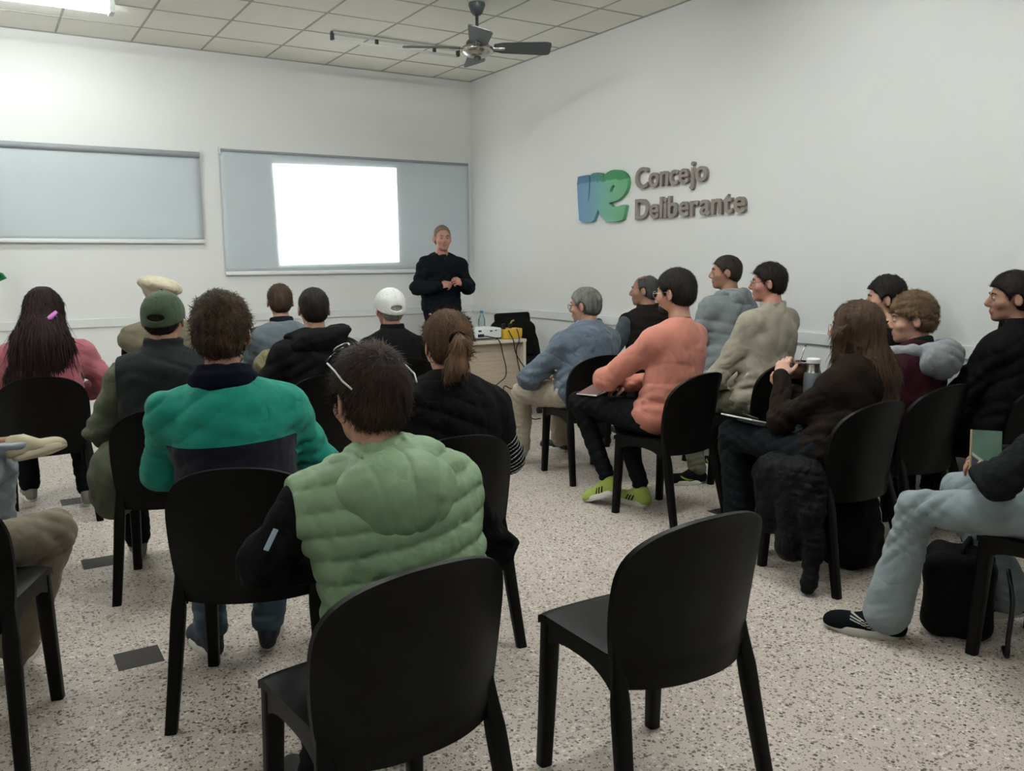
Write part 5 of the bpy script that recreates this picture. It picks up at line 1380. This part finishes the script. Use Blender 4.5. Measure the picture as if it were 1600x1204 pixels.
def p_beige():
    chair(4.14, 3.72, 0, 'black plastic chair under the man in the beige shirt')
    P = Person('man with black hair in beige shirt, left of the long haired woman', (4.13, 3.76), 0, top=1.415, hx=0.12, hy=0.02, turn=-42, w=1.12, vox=0.0085, skin='red', belly=1.12, twist=-8,
               armL=dict(w=(-0.03, 0.30, 0.62), e=(-0.24, 0.09, 0.70)), armR=dict(w=(0.14, 0.30, 0.62)), legL=dict(a=(-0.26, 0.22, 0.09), k=(-0.17, 0.4, 0.53), toe=(-0.9, 0.45, 0)))
    P.hair(H_BLACK, 'short', 0.011, 0.008, 0.004, 0.02, vox=0.0055, strand=2200, slen=0.032, swid=0.003, lift=0.35, backz=-0.014); P.eyes('#15100d'); P.glasses('#2a2520')
    P.garment('shirt', C('beige cotton shirt', '#9c9484', wrinkle=10, wd=0.010), f=0.020, sf=0.026, cf=0.02, folds=0.010, collar=0.03, colr=0.070, hem=0.46)
    P.trousers(C('olive trousers', '#5c5a47'), folds=0.010)
    def mark(B, R, q):
        def f(V):
            L = (V - B) @ R; u = L[:, 1]; z = L[:, 2]
            return np.minimum(0.0055 * np.clip((u - 0.02) / 0.05, 0.15, 1) - np.abs(z - 0.038 - 0.9 * (u - 0.05) ** 2 * 6), 0.05 - np.abs(u - 0.065))
        return f
    P.shoes(C('black sneaker mesh', '#17191b', '#7fa832', var=0.05), stripes=mark)

def p_woman():
    chair(3.27, 2.50, 0, 'black plastic chair under the long haired woman, a jacket hanging from it')
    P = Person('woman with long wavy brown hair and brown sweater holding mate and thermos', (3.24, 2.54), 0, top=1.240, hx=0.17, hy=-0.03, turn=-22, pitch=4, w=0.98, vox=0.0075, skin='pale', twist=-14, shw=0.165,
               armL=dict(w=(-0.015, 0.225, 0.885), e=(-0.125, 0.125, 0.70), d=(0.35, 0.25, 0.85), n=(0.85, 0.2, -0.4), curl=0.75), armR=dict(w=(0.10, 0.26, 0.80), e=(0.28, 0.10, 0.74), d=(-0.8, 0.3, 0.3), n=(-0.2, -0.3, 0.9)),
               legL=dict(k=(-0.15, 0.40, 0.60), a=(-0.14, 0.36, 0.10)), legR=dict(k=(0.0, 0.46, 0.58), a=(-0.05, 0.30, 0.1)), bodyvox=0.005)
    N_ = P.N; H = P.HC
    pr = [cap(H + V3(0.015, -0.035, 0.0), N_ + V3(0.03, -0.075, -0.06), 0.098, 0.088, k=0.04, sc=(1, 0.75, 1)), cap(N_ + V3(0.03, -0.08, -0.04), N_ + V3(0.035, -0.10, -0.17), 0.088, 0.075, k=0.04, sc=(1, 0.6, 1)),
          cap(N_ + V3(0.03, -0.10, -0.16), N_ + V3(-0.03, -0.135, -0.245), 0.055, 0.02, k=0.04), cap(N_ + V3(0.06, -0.10, -0.16), N_ + V3(0.06, -0.12, -0.22), 0.04, 0.02, k=0.04)]
    g = lambda x, y, z: P.HC + P.HR @ V3(x, y, z)
    for q in (-1, 1): pr += [cap(g(q * 0.055, 0.035, 0.065), g(q * 0.078, 0.048, -0.02), 0.028, 0.026, k=0.02), cap(g(q * 0.078, 0.048, -0.02), g(q * 0.070, 0.030, -0.13), 0.026, 0.028, k=0.02), cap(g(q * 0.070, 0.030, -0.13), g(q * 0.075, 0.0, -0.22), 0.028, 0.02, k=0.02)]
    def cx(q, Q, c):
        c2 = np.where(q[:, 2] < -0.05, -1, c)
        side = (np.abs(q[:, 0]) > 0.045) & (q[:, 1] < 0.085)
        return np.where(side, -1.0, np.where(q[:, 1] > 0.045, c, np.where(q[:, 2] < 0.03, -1.0, c2)))
    P.hair(hairmat('wavy brown hair', '#1b120d', '#54402f'), 'long', 0.016, 0.008, 0.006, 0.028, prims=pr, cutx=cx, strand=3600, slen=0.10, swid=0.005, lift=0.04, vox=0.006)
    P.glasses('#8a8078'); P.eyes('#2a1d16')
    P.garment('sweater', C('dark brown sweater', '#2c221b', wrinkle=14), f=0.010, sf=0.014, cf=0.014, folds=0.008, hem=0.46, vox=0.006)
    blob('scarf', [ring(N_ + V3(-0.005, 0.01, 0.0), 0.074, 0.014, 0.020, frame_to((0, 0.25, 1)), 0.01)], 0.007, C('mauve scarf', '#7d5a6b'), P.root, disp=lambda Q: 0.004 * fold(Q, 0.04, 2))
    MB().tube([Vector(P.W[-1] + norm(P.E[-1] - P.W[-1]) * 0.015 + frame_to(P.W[-1] - P.E[-1])[:, 0] * 0.031 * math.cos(a) + frame_to(P.W[-1] - P.E[-1])[:, 1] * 0.031 * math.sin(a)) for a in np.linspace(0, 2 * PI, 17)], 0.006, 6).build('bracelet', plain('pink band', '#c9918c', 0.5), P.root, smooth=True)
    P.trousers(C('dark green grey trousers', '#20262a')); P.shoes(plain('white canvas', '#b9b9b4', 0.7))
    return P

def p_boy():
    chair(3.97, 2.62, 0, 'black plastic chair under the boy in the maroon hoodie')
    P = Person('boy with curly light brown hair, maroon hoodie and grey hood', (3.94, 2.66), 0, top=1.255, hx=0.10, hy=-0.02, turn=-42, pitch=-4, w=1.02, vox=0.0075, skin='skin', twist=-10,
               armL=dict(w=(-0.10, 0.20, 0.95), e=(-0.18, 0.16, 0.72), d=(0.1, 0, 1), n=(0.9, 0.1, 0.2)), legL=dict(a=(-0.15, 0.34, 0.1)))
    P.hair(H_SANDY, 'curly', 0.017, 0.014, 0.006, 0.018, vox=0.005, strand=4200, slen=0.026, swid=0.0036, lift=0.7, line=([-0.13, -0.06, -0.02, 0.0, 0.022, 0.034, 0.055, 0.075, 0.11], [-0.070, -0.066, -0.050, -0.020, 0.0, 0.018, 0.030, 0.040, 0.048]))
    P.eyes('#4a3624')
    P.garment('hoodie', C('maroon sweatshirt', '#3c1822', wrinkle=12), f=0.020, sf=0.026, cf=0.022, folds=0.010)
    g = C('heather grey fleece', '#82868a', wrinkle=14)
    blob('hood', P.hoodprims(1.3, drop=0.085, back=0.125, wide=0.155, thick=0.06, rim=0.13), 0.0065, g, P.root, disp=lambda Q: 0.005 * fold(Q, 0.06, 8) + 0.007 * crease(Q, 6, (0.7, 0, 1), 0.06, 0.9, 0.1), cut=lambda Q: 0.062 - np.sqrt((Q[:, 0] - P.N[0]) ** 2 + (Q[:, 1] - P.N[1] - 0.005) ** 2))
    blob('collar', [ring(P.N + V3(0, 0.0, 0.022), 0.068, 0.022, 0.010, frame_to((0, 0.35, 1)), 0.01)], 0.006, C('dark green collar', '#1f2e27'), P.root)
    MB().tube([Vector(P.N + V3(-0.10, 0.02, -0.02)), Vector(P.N + V3(-0.135, 0.03, -0.045)), Vector(P.N + V3(-0.14, 0.035, -0.06))], [0.004, 0.004, 0.008], 8).build('drawstring', plain('white cord', '#b9b6b0', 0.8), P.root, smooth=True)
    P.trousers(C('navy trousers', '#171b29')); P.shoes(MATS['black leather'])

def p_back():
    chair(4.50, 3.12, 0, 'black plastic chair by the right wall behind the boy')
    P = Person('dark haired person in black behind the boy, head partly hidden by him', (4.50, 3.14), 0, top=1.325, hx=0.06, hy=0.02, turn=-40, w=1.0, vox=0.011, skin='skin', legL=dict(k=(-0.20, 0.40, 0.50), a=(-0.32, 0.72, 0.10), toe=(-0.5, 1, 0)))
    P.hair(H_BLACK, 'curly', 0.016, 0.014, 0.006, 0.02, vox=0.006, strand=900, slen=0.02, swid=0.004, lift=0.6); P.eyes('#120d0a')
    P.garment('coat', MATS['black jumper'], f=0.018, sf=0.02); P.trousers(MATS['black trousers']); P.shoes(plain('blue sneaker', '#34496b', 0.7), sole=plain('grey blue sole', '#7f8b98', 0.6))

def p_blk():
    chair(4.50, 2.40, 2, 'black plastic chair at the right edge under the man in black')
    P = Person('man with short black hair and black jacket looking left, by right edge', (4.50, 2.44), 0, top=1.362, hx=0.085, hy=0.0, turn=-42, pitch=-2, w=1.12, vox=0.008, skin='tan', belly=1.1, twist=-8, hs=1.05,
               armL=dict(w=(-0.08, 0.28, 0.64), e=(-0.27, 0.08, 0.70)))
    P.hair(H_BLACK, 'short', 0.014, 0.010, 0.002, vox=0.0055, strand=1800, slen=0.022, swid=0.003, lift=0.3); P.eyes('#120d0a')
    P.garment('jacket', MATS['black softshell'], f=0.022, sf=0.028, cf=0.02, folds=0.010, collar=0.06, colr=0.078)
    P.trousers(MATS['navy trousers']); P.shoes(plain('white canvas', '#b9b9b4', 0.7))

def p_jeans():
    """person mostly outside the frame on the right: jeans, sneaker, dark knit arm, magazine"""
    chair(3.21, 1.44, 0, 'black plastic chair cut by the right edge under the person in light jeans')
    P = Person('person at right edge in faded light jeans and dark knit sweater reading a magazine', (3.22, 1.46), 0, top=1.30, hx=0.10, hy=0.0, turn=-10, w=1.08, vox=0.0075, skin='skin', twist=-10,
               armL=dict(w=(-0.19, 0.20, 0.675), e=(-0.35, 0.06, 0.705), d=(0.6, 0.3, 0.35), n=(0, 0.8, -0.5), curl=0.6), armR=dict(w=(0.05, 0.28, 0.70)),
               legL=dict(k=(-0.30, 0.385, 0.520), a=(-0.355, 0.44, 0.10), toe=(-0.50, 0.86, 0)), legR=dict(k=(0.05, 0.42, 0.53), a=(0.12, 0.24, 0.14), toe=(-0.2, 1, -0.35)))
    P.hair(H_DKBR, 'short', 0.014, 0.006, 0.002)
    P.garment('sweater', C('charcoal rib knit', '#26282a', wrinkle=16, wd=0.008), f=0.016, sf=0.020, cf=0.016, folds=0.008, fn=lambda Q: 0.0018 * np.sin(Q[:, 0] * 420))
    P.trousers(C('faded light jeans', '#7f8a8d', wrinkle=9, wd=0.010, var=0.22), f=0.010, flare=0.040, folds=0.009, end=0.99)
    def mk(B, R, q):
        def f(V):
            L = (V - B) @ R; u = L[:, 1]; z = L[:, 2]
            a = np.maximum.reduce([0.0022 - np.abs(z - 0.030 - c - 0.30 * (u - 0.02)) for c in (0.0, 0.009, 0.018)])
            return np.maximum(np.minimum(a, 0.055 - np.abs(u - 0.075)), 0.006 - np.sqrt((u - 0.015) ** 2 + (z - 0.055) ** 2))
        return f
    P.shoes(C('black knit sneaker', '#15181d', '#a9a9a0', var=0.05), stripes=mk, size=1.08, sole=plain('off white thick sole', '#b4b4aa', 0.55))
    return P

def p_khaki():
    """left edge, khaki trousers and navy puffer"""
    chair(-0.15, 2.98, 20, 'black plastic chair at left edge under the person in khaki trousers')
    P = Person('person at left edge in khaki trousers and navy puffer jacket', (-0.30, 3.06), 20, top=1.33, w=0.95, vox=0.009, skin='tan',
               armR=dict(w=(0.16, 0.20, 0.64), e=(0.22, -0.03, 0.74)), legR=dict(k=(0.34, 0.36, 0.525), a=(0.16, 0.44, 0.10), toe=(-0.1, 1, 0)))
    P.hair(H_BLACK, 'short', 0.012, 0, 0.002)
    P.garment('jacket', C('dark navy jacket', '#14151c', rough=0.7), f=0.022, sf=0.026, cf=0.02, folds=0.010)
    blob('puffer_hem', [ell((0.22, 0.0, 0.61), (0.060, 0.10, 0.11), rotx(0.3), 0.03)], 0.007, C('navy blue puffer', '#2c3046', rough=0.55, spec=0.4), P.root, disp=lambda Q: 0.008 * np.abs(np.sin(Q[:, 2] * 60 + Q[:, 1] * 20)) * -1 + 0.004 * fold(Q, 0.05, 2))
    P.trousers(C('khaki twill trousers', '#7d7260', wrinkle=9, wd=0.010), f=0.016, flare=0.026, folds=0.011, end=0.98); P.shoes(plain('taupe suede', '#6f675a', 0.9))

def p_lightjeans():
    chair(-0.32, 4.05, 8, 'black plastic chair at left edge under the person with crossed legs')
    P = Person('person at left edge in pale jeans with a cream sneaker crossed over the knee', (-0.24, 4.10), 8, top=1.30, w=0.90, vox=0.009, skin='tan',
               armR=dict(w=(0.12, 0.20, 0.70), e=(0.19, -0.06, 0.76)), legR=dict(k=(0.19, 0.42, 0.53), a=(0.15, 0.42, 0.10)), legL=dict(k=(-0.26, 0.34, 0.64), a=(0.28, 0.30, 0.665), toe=(0.78, 0.60, 0.02), up=(-0.1, 0.45, 0.88)))
    P.hair(H_BLACK, 'short', 0.012, 0, 0.002)
    P.garment('jacket', C('tan suede jacket', '#8c7a58', wrinkle=12), f=0.016, sf=0.018, cf=0.02, folds=0.010)
    P.trousers(C('pale blue jeans', '#8d979c', wrinkle=9, wd=0.010), f=0.014, flare=0.020, folds=0.010, end=0.96); P.shoes(plain('cream leather sneaker', '#a89d84', 0.6), sole=plain('cream sole', '#b8ad93', 0.6))

def p_presenter():
    P = Person('presenter in dark navy sweater and jeans standing before the screen', (3.90, 7.62), 189, top=1.785, hx=0.0, hy=0.03, turn=4, w=1.02, vox=0.008, stand=True, skin='red', belly=1.25, bodyvox=0.0055, hipz=0.95,
               armR=dict(w=(0.105, 0.235, 1.215), e=(0.265, 0.02, 1.19), d=(-0.75, 0.35, 0.15), n=(-0.3, -0.6, -0.5), curl=0.8), armL=dict(w=(-0.13, 0.235, 1.235), e=(-0.265, 0.02, 1.19), d=(0.75, 0.35, 0.2), n=(0.3, -0.6, -0.3), curl=0.9))
    P.hair(hairmat('fair grey hair', '#5e4d40', '#8f7a68'), 'short', 0.005, 0.009, 0.002, line=([-0.13, -0.06, -0.02, 0.0, 0.022, 0.034, 0.055, 0.075, 0.11], [-0.088, -0.082, -0.062, -0.028, 0.015, 0.045, 0.078, 0.096, 0.10]), vox=0.005, strand=1200, slen=0.025, swid=0.003, lift=0.25); P.eyes('#4a3a2e')
    P.garment('sweater', C('dark navy sweater', '#1e232b', wrinkle=10, wd=0.008), f=0.024, sf=0.028, cf=0.018, folds=0.009, hem=0.965, neckopen=0.008)
    P.trousers(C('dark blue jeans', '#171d2e')); P.shoes(MATS['black leather'])
    MB().tube([Vector(P.W[-1] + norm(P.E[-1] - P.W[-1]) * 0.0 + frame_to(P.W[-1] - P.E[-1])[:, 0] * 0.030 * math.cos(a) + frame_to(P.W[-1] - P.E[-1])[:, 1] * 0.030 * math.sin(a)) for a in np.linspace(0, 2 * PI, 17)], 0.007, 6).build('watch', plain('silver', '#c9c9c9', 0.25, metal=0.8), P.root, smooth=True)

ALL = [p_vest, p_teal, p_capman, p_pinkwoman, p_beret, p_hidden, p_grey, p_hoodman, p_whitecap, p_pony, p_blue, p_bald, p_pink, p_ghood, p_beige, p_woman, p_boy, p_back, p_blk, p_jeans, p_khaki, p_lightjeans, p_presenter]
MATS['black jumper'] = C('black jumper', '#121212'); C('black trousers', '#15161a'); plain('grey suede', '#77736b', 0.9); plain('black leather', '#141414', 0.4)
C('black softshell', '#161616', rough=0.8); C('navy trousers', '#171b29')
import time as _t
for fn_ in ALL:
    t0 = _t.time(); fn_(); print('person', fn_.__name__, round(_t.time() - t0, 1))

# ------------------------------------------------------------------ empty chairs
chair(1.475, 1.70, 2, 'empty black plastic chair at the front right of the centre')
chair(-0.40, 2.10, 20, 'black plastic chair cut off at the bottom left corner')

# ------------------------------------------------------------------ things held, worn off or set down
def root_at(name, P, yaw, label, cat, group=None): return empty(name, P, yaw, label, cat, group)
def loc2w(o, yaw, p):
    a = math.radians(yaw); return (o[0] + p[0] * math.cos(a) + p[1] * math.sin(a), o[1] - p[0] * math.sin(a) + p[1] * math.cos(a), p[2])
M_STEEL = plain('polished steel', '#b9b6b0', 0.25, 0.6, metal=1.0)
# mate gourd with straw in her left hand
WM = (3.35, 2.78, 0.925)
mate = root_at('mate_cup', WM, 0, 'brown mate gourd with steel rim held up by the long haired woman', 'mate cup')
MB().lathe([(0.001, -0.055), (0.026, -0.052), (0.040, -0.03), (0.043, -0.005), (0.040, 0.018), (0.042, 0.022), (0.037, 0.024), (0.034, 0.015), (0.001, 0.012)], n=28).build('gourd', plain('brown leather', '#5a3c28', 0.5), mate, autosm=50)
MB().lathe([(0.0425, 0.012), (0.044, 0.016), (0.044, 0.026), (0.038, 0.027), (0.037, 0.02)], n=28).build('rim', M_STEEL, mate, autosm=50)
MB().lathe([(0.001, 0.0), (0.035, 0.0), (0.034, 0.016), (0.001, 0.022)], n=24).build('yerba', plain('yerba leaves', '#6f6a45', 0.9, bump=(200, 0.003)), mate, autosm=50)
MB().tube([(0.01, 0.0, 0.0), (0.03, 0.0, 0.05), (0.044, 0.0, 0.085), (0.058, 0.0, 0.105)], 0.0035, 8).sphere((0.060, 0, 0.108), 0.006, (1.6, 1, 0.7)).build('straw', M_STEEL, mate, smooth=True)
# thermos
WT = (3.37, 2.70, 0.725)
th = root_at('thermos', WT, 0, 'grey steel thermos flask with white lid in the crook of her arm', 'thermos')
MB().lathe([(0.001, 0.0), (0.040, 0.002), (0.043, 0.01), (0.043, 0.17), (0.038, 0.185), (0.001, 0.186)], n=32).build('flask', plain('grey powder coat', '#5f666a', 0.45, 0.5), th, autosm=40)
MB().lathe([(0.038, 0.183), (0.032, 0.20), (0.030, 0.225), (0.033, 0.228), (0.001, 0.23)], n=32).build('neck', M_STEEL, th, autosm=40)
MB().lathe([(0.026, 0.226), (0.033, 0.230), (0.033, 0.247), (0.028, 0.252), (0.001, 0.253)], n=32).build('lid', plain('white plastic', '#d9dcdd', 0.4, 0.5), th, autosm=40)
def on_cyl(pts, r, z0, ang):
    return [Vector((r * math.cos(ang + x / r), r * math.sin(ang + x / r), z0 + z)) for x, z in pts]
MB().tube(on_cyl([(0.016 * math.cos(a), 0.012 * math.sin(a)) for a in np.linspace(0.4, 5.6, 16)], 0.0436, 0.105, -1.95), 0.0012, 6).tube(on_cyl([(-0.008, -0.014), (0.004, -0.004), (0.0, 0.006), (0.012, 0.014)], 0.0436, 0.105, -1.95), 0.0014, 6).build('sticker_emblem', plain('cream print', '#c9bd96', 0.6), th, smooth=True)
# her notebook, pen and the little knitted thing
nb = root_at('notebook', (3.10, 2.86, 0.680), 0, 'open white notebook lying on the long haired woman\'s lap', 'notebook')
MB().box(-0.075, 0.075, -0.10, 0.10, 0.0, 0.008, 0.002, Matrix.Rotation(0.25, 4, 'Y')).build('pages', plain('white paper', '#c9c7c0', 0.8), nb)
MB().cyl((-0.01, -0.08, 0.018), (0.03, 0.05, 0.02), 0.004, n=8).build('pen', M_BLK, nb, smooth=True)
kn = root_at('tassel', (3.20, 2.70, 0.672), 0, 'green and pink knitted tassel on her lap below the notebook', 'tassel')
def squig(seed, c, r, n=9):
    rs = np.random.RandomState(seed); b = MB()
    for i in range(n):
        a = rs.uniform(0, 2 * PI); L = rs.uniform(0.02, r)
        b.tube([Vector(c) + Vector((0, 0, 0.012)), Vector(c) + Vector((math.cos(a) * L * 0.6, math.sin(a) * L * 0.6, 0.018)), Vector(c) + Vector((math.cos(a) * L, math.sin(a) * L, -0.012))], [0.006, 0.005, 0.003], 6)
    return b
squig(1, (0.02, 0.0, 0.0), 0.055, 12).build('green_yarn', plain('sea green yarn', '#5f8f78', 0.9), kn, smooth=True)
squig(2, (-0.035, 0.02, 0.0), 0.045, 9).build('pink_yarn', plain('pink yarn', '#9a7a78', 0.9), kn, smooth=True)

# papers on the pink sweater man's lap
a_ = root_at('folded_papers', loc2w((3.24, 3.66), -8, (-0.10, 0.40, 0.668)), -20, 'white folded papers on the pink sweater man\'s thigh', 'papers')
MB().box(-0.10, 0.10, -0.07, 0.07, 0, 0.006, 0.001, Matrix.Rotation(-0.10, 4, 'Y')).build('sheet', plain('white paper', '#c9c7c0', 0.8), a_)
MB().box(-0.09, 0.11, -0.06, 0.075, 0.008, 0.012, 0.001, Matrix.Rotation(-0.14, 4, 'Y') @ Matrix.Rotation(0.1, 4, 'Z')).build('sheet', plain('maroon paper cover', '#6a4a48', 0.7), a_)
b_ = root_at('sheet_of_paper', loc2w((4.13, 3.76), 0, (-0.20, 0.16, 0.625)), 20, 'white sheet of paper held by the man in beige shirt', 'paper')
MB().box(-0.09, 0.05, -0.08, 0.08, 0, 0.003, 0.001, Matrix.Rotation(-0.5, 4, 'Y')).build('sheet', plain('white paper', '#c9c7c0', 0.8), b_)

# magazine of the person at the right edge
mg = root_at('magazine', (3.045, 1.665, 0.665), 0, 'green magazine held upright by the person in light jeans', 'magazine')
def cover_mat():
    m, nt, b = newmat('magazine cover green photo')
    nz = noise(nt, 14, 4, stretch=(1, 1, 0.6)); nt.links.new(mix_color(nt, nz, lin('#2c463e'), lin('#7fa08c')), b.inputs['Base Color']); b.inputs['Roughness'].default_value = 0.3
    return m
Mm = Matrix.Rotation(math.radians(-52), 4, 'Z') @ Matrix.Rotation(math.radians(-12), 4, 'X')
MB().box(-0.045, 0.050, -0.004, 0.004, 0.0, 0.165, 0.001, Mm).build('cover', cover_mat(), mg)
MB().box(-0.052, -0.0455, -0.005, 0.005, 0.0, 0.166, 0.001, Mm).build('spine', plain('cream spine', '#a89a74', 0.6), mg)
MB().prism([(-0.045, 0.085), (0.028, 0.030), (0.022, 0.022), (-0.045, 0.073)], 0.0012, Mm @ Matrix.Translation((0, -0.0055, 0))).build('cover_stripe', plain('white paper', '#c9c7c0', 0.8), mg)
MB().prism([(-0.045, 0.070), (0.020, 0.020), (0.01, 0.0), (-0.045, 0.0)], 0.0012, Mm @ Matrix.Translation((0, -0.0053, 0))).build('cover_picture', plain('dull purple print', '#4b4450', 0.5), mg)

# bags on the floor
M_BAG = C('black backpack nylon', '#0f0f10', rough=0.75)
bp = root_at('backpack', (3.44, 2.50, 0), -10, 'black backpack with silver zip under the long haired woman\'s chair', 'backpack')
blob('bag_body', [rbox((0, 0, 0.17), (0.115, 0.10, 0.168), None, 0.05, 0.02), rbox((0, -0.10, 0.12), (0.09, 0.035, 0.10), None, 0.03, 0.02)], 0.008, M_BAG, bp, disp=lambda Q: 0.006 * fold(Q, 0.07, 4), cut=lambda Q: 0.002 - Q[:, 2])
MB().tube([(0.07, -0.100, 0.29), (0.10, -0.098, 0.25), (0.108, -0.10, 0.18), (0.108, -0.102, 0.13)], 0.003, 6).build('zip', M_STEEL, bp, smooth=True)
MB().tube([Vector((0.108 + 0.008 * math.cos(a), -0.106, 0.118 + 0.010 * math.sin(a))) for a in np.linspace(0, 2 * PI, 13)], 0.003, 6).build('zip_pull', M_STEEL, bp, smooth=True)
MB().tube([(-0.03, 0.06, 0.33), (-0.03, 0.02, 0.38), (0.03, 0.02, 0.38), (0.03, 0.06, 0.33)], 0.008, 6).build('handle', M_BAG, bp, smooth=True)
yb2 = root_at('plastic_bag', (3.60, 2.475, 0), 0, 'crumpled yellow and purple plastic bag on floor beside the backpack', 'bag')
blob('yellow_wrap', [ell((0, 0, 0.055), (0.030, 0.028, 0.056), None, 0.02), ell((0.012, 0, 0.02), (0.032, 0.03, 0.02), None, 0.02)], 0.005, plain('yellow film', '#b3a02e', 0.35, 0.5, bump=(60, 0.004)), yb2, disp=lambda Q: 0.006 * fold(Q, 0.03, 6), cut=lambda Q: 0.001 - Q[:, 2])
blob('purple_wrap', [ell((-0.022, 0.004, 0.155), (0.022, 0.02, 0.045), None, 0.02), ell((-0.012, 0.004, 0.11), (0.02, 0.02, 0.03), None, 0.02), ell((-0.028, 0, 0.2), (0.008, 0.008, 0.018), None, 0.01)], 0.005, plain('purple film', '#3b1d4a', 0.35, 0.5, bump=(60, 0.004)), yb2, disp=lambda Q: 0.005 * fold(Q, 0.025, 8))
blob('pink_wrap', [ell((-0.055, 0.01, 0.10), (0.014, 0.02, 0.06), None, 0.02), ell((-0.045, 0.01, 0.04), (0.02, 0.02, 0.04), None, 0.02)], 0.005, plain('dull pink film', '#7d5f58', 0.4, 0.4), yb2, disp=lambda Q: 0.004 * fold(Q, 0.025, 3), cut=lambda Q: 0.001 - Q[:, 2])
bg = root_at('duffel_bag', (3.16, 1.80, 0), -20, 'large black bag under the chair behind the light jeans leg', 'bag')
blob('bag_body', [rbox((0, 0, 0.165), (0.14, 0.12, 0.163), rotz(0.2), 0.06, 0.02)], 0.010, M_BAG, bg, disp=lambda Q: 0.010 * fold(Q, 0.09, 9), cut=lambda Q: 0.002 - Q[:, 2])
MB().tube([(-0.07, -0.02, 0.31), (-0.06, -0.02, 0.36), (0.06, -0.02, 0.36), (0.07, -0.02, 0.31)], 0.010, 6).build('handle', M_BAG, bg, smooth=True)
wire('strap', [(3.17, 1.62, 0.30), (3.12, 1.57, 0.20), (3.08, 1.555, 0.08), (3.07, 1.55, 0.012), (3.14, 1.60, 0.008)], 0.009, 'black strap trailing to the floor from the duffel bag at right edge', 'strap', 'bag straps')

# jackets hung on chairs
MJ = C('black puffer jacket', '#17181b', rough=0.6, wrinkle=18, wd=0.01, spec=0.35)
jk = [ell((-0.255, 0.02, 0.46), (0.075, 0.20, 0.10), None, 0.05), cap((-0.25, 0.10, 0.50), (-0.27, 0.12, 0.26), 0.075, 0.06, k=0.05), cap((-0.255, -0.04, 0.50), (-0.27, -0.03, 0.18), 0.085, 0.075, k=0.05),
      cap((-0.26, -0.10, 0.52), (-0.285, -0.13, 0.36), 0.060, 0.058, k=0.02), cap((-0.285, -0.13, 0.36), (-0.28, -0.15, 0.20), 0.056, 0.048, k=0.02), cap((-0.28, -0.15, 0.20), (-0.315, -0.16, 0.055), 0.046, 0.034, k=0.02), cap((-0.315, -0.16, 0.055), (-0.32, -0.16, 0.03), 0.026, 0.024, k=0.006)]
def jd(Q):
    t = np.clip((0.5 - Q[:, 2]), 0, 1)
    return 0.008 * fold(Q, 0.055, 21) + 0.006 * (1 - np.abs(np.sin(Q[:, 2] * PI / 0.035 + 0.8 * np.sin(Q[:, 1] * 20))) ** 0.5) * (Q[:, 1] < -0.06)
jo = blob('hanging_jacket', jk, 0.0065, MJ, None, disp=jd, cut=lambda Q: 0.004 - Q[:, 2])
jo.location = (3.27, 2.50, 0)
props(jo, 'black puffer jacket hanging off the chair side, sleeve touching the floor', 'jacket')
oc = root_at('office_chair', (4.50, 6.98, 0), 172, 'dark office chair behind the desk with a jacket over its back', 'office chair')
MO = C('dark grey upholstery', '#1f1f1e')
blob('backrest', [rbox((0, -0.22, 0.72), (0.22, 0.03, 0.22), rotx(0.12), 0.025, 0.02)], 0.010, MO, oc)
blob('seat', [rbox((0, 0, 0.46), (0.24, 0.23, 0.04), None, 0.03, 0.02)], 0.010, MO, oc)
MB().cyl((0, 0, 0.10), (0, 0, 0.43), 0.025).build('column', M_BLK, oc, smooth=True)
for k in range(5):
    a = 2 * PI * k / 5; c, s_ = math.cos(a), math.sin(a)
    lg = MB().tube([(0, 0, 0.11), (c * 0.27, s_ * 0.27, 0.075)], [0.025, 0.016], 8).build('leg', M_BLK, oc, smooth=True)
    MB().cyl((c * 0.27 - s_ * 0.02, s_ * 0.27 + c * 0.02, 0.030), (c * 0.27 + s_ * 0.02, s_ * 0.27 - c * 0.02, 0.030), 0.030, n=14).build('caster', M_BLK, lg, autosm=40)
ja = blob('jacket', [ell((0, -0.25, 0.80), (0.27, 0.09, 0.17), None, 0.05), ell((0, -0.27, 0.62), (0.25, 0.07, 0.22), None, 0.05), cap((-0.20, -0.22, 0.82), (-0.27, -0.20, 0.55), 0.06, 0.05, k=0.03), cap((0.20, -0.22, 0.82), (0.27, -0.20, 0.55), 0.06, 0.05, k=0.03)], 0.011,
          C('dark grey jacket', '#22221f', wrinkle=12, wd=0.01), None, disp=lambda Q: 0.011 * fold(Q, 0.10, 5))
ja.location = (4.50, 6.98, -0.05); ja.rotation_euler = (0, 0, -math.radians(172))
props(ja, 'dark grey jacket draped over the office chair behind the desk', 'jacket')
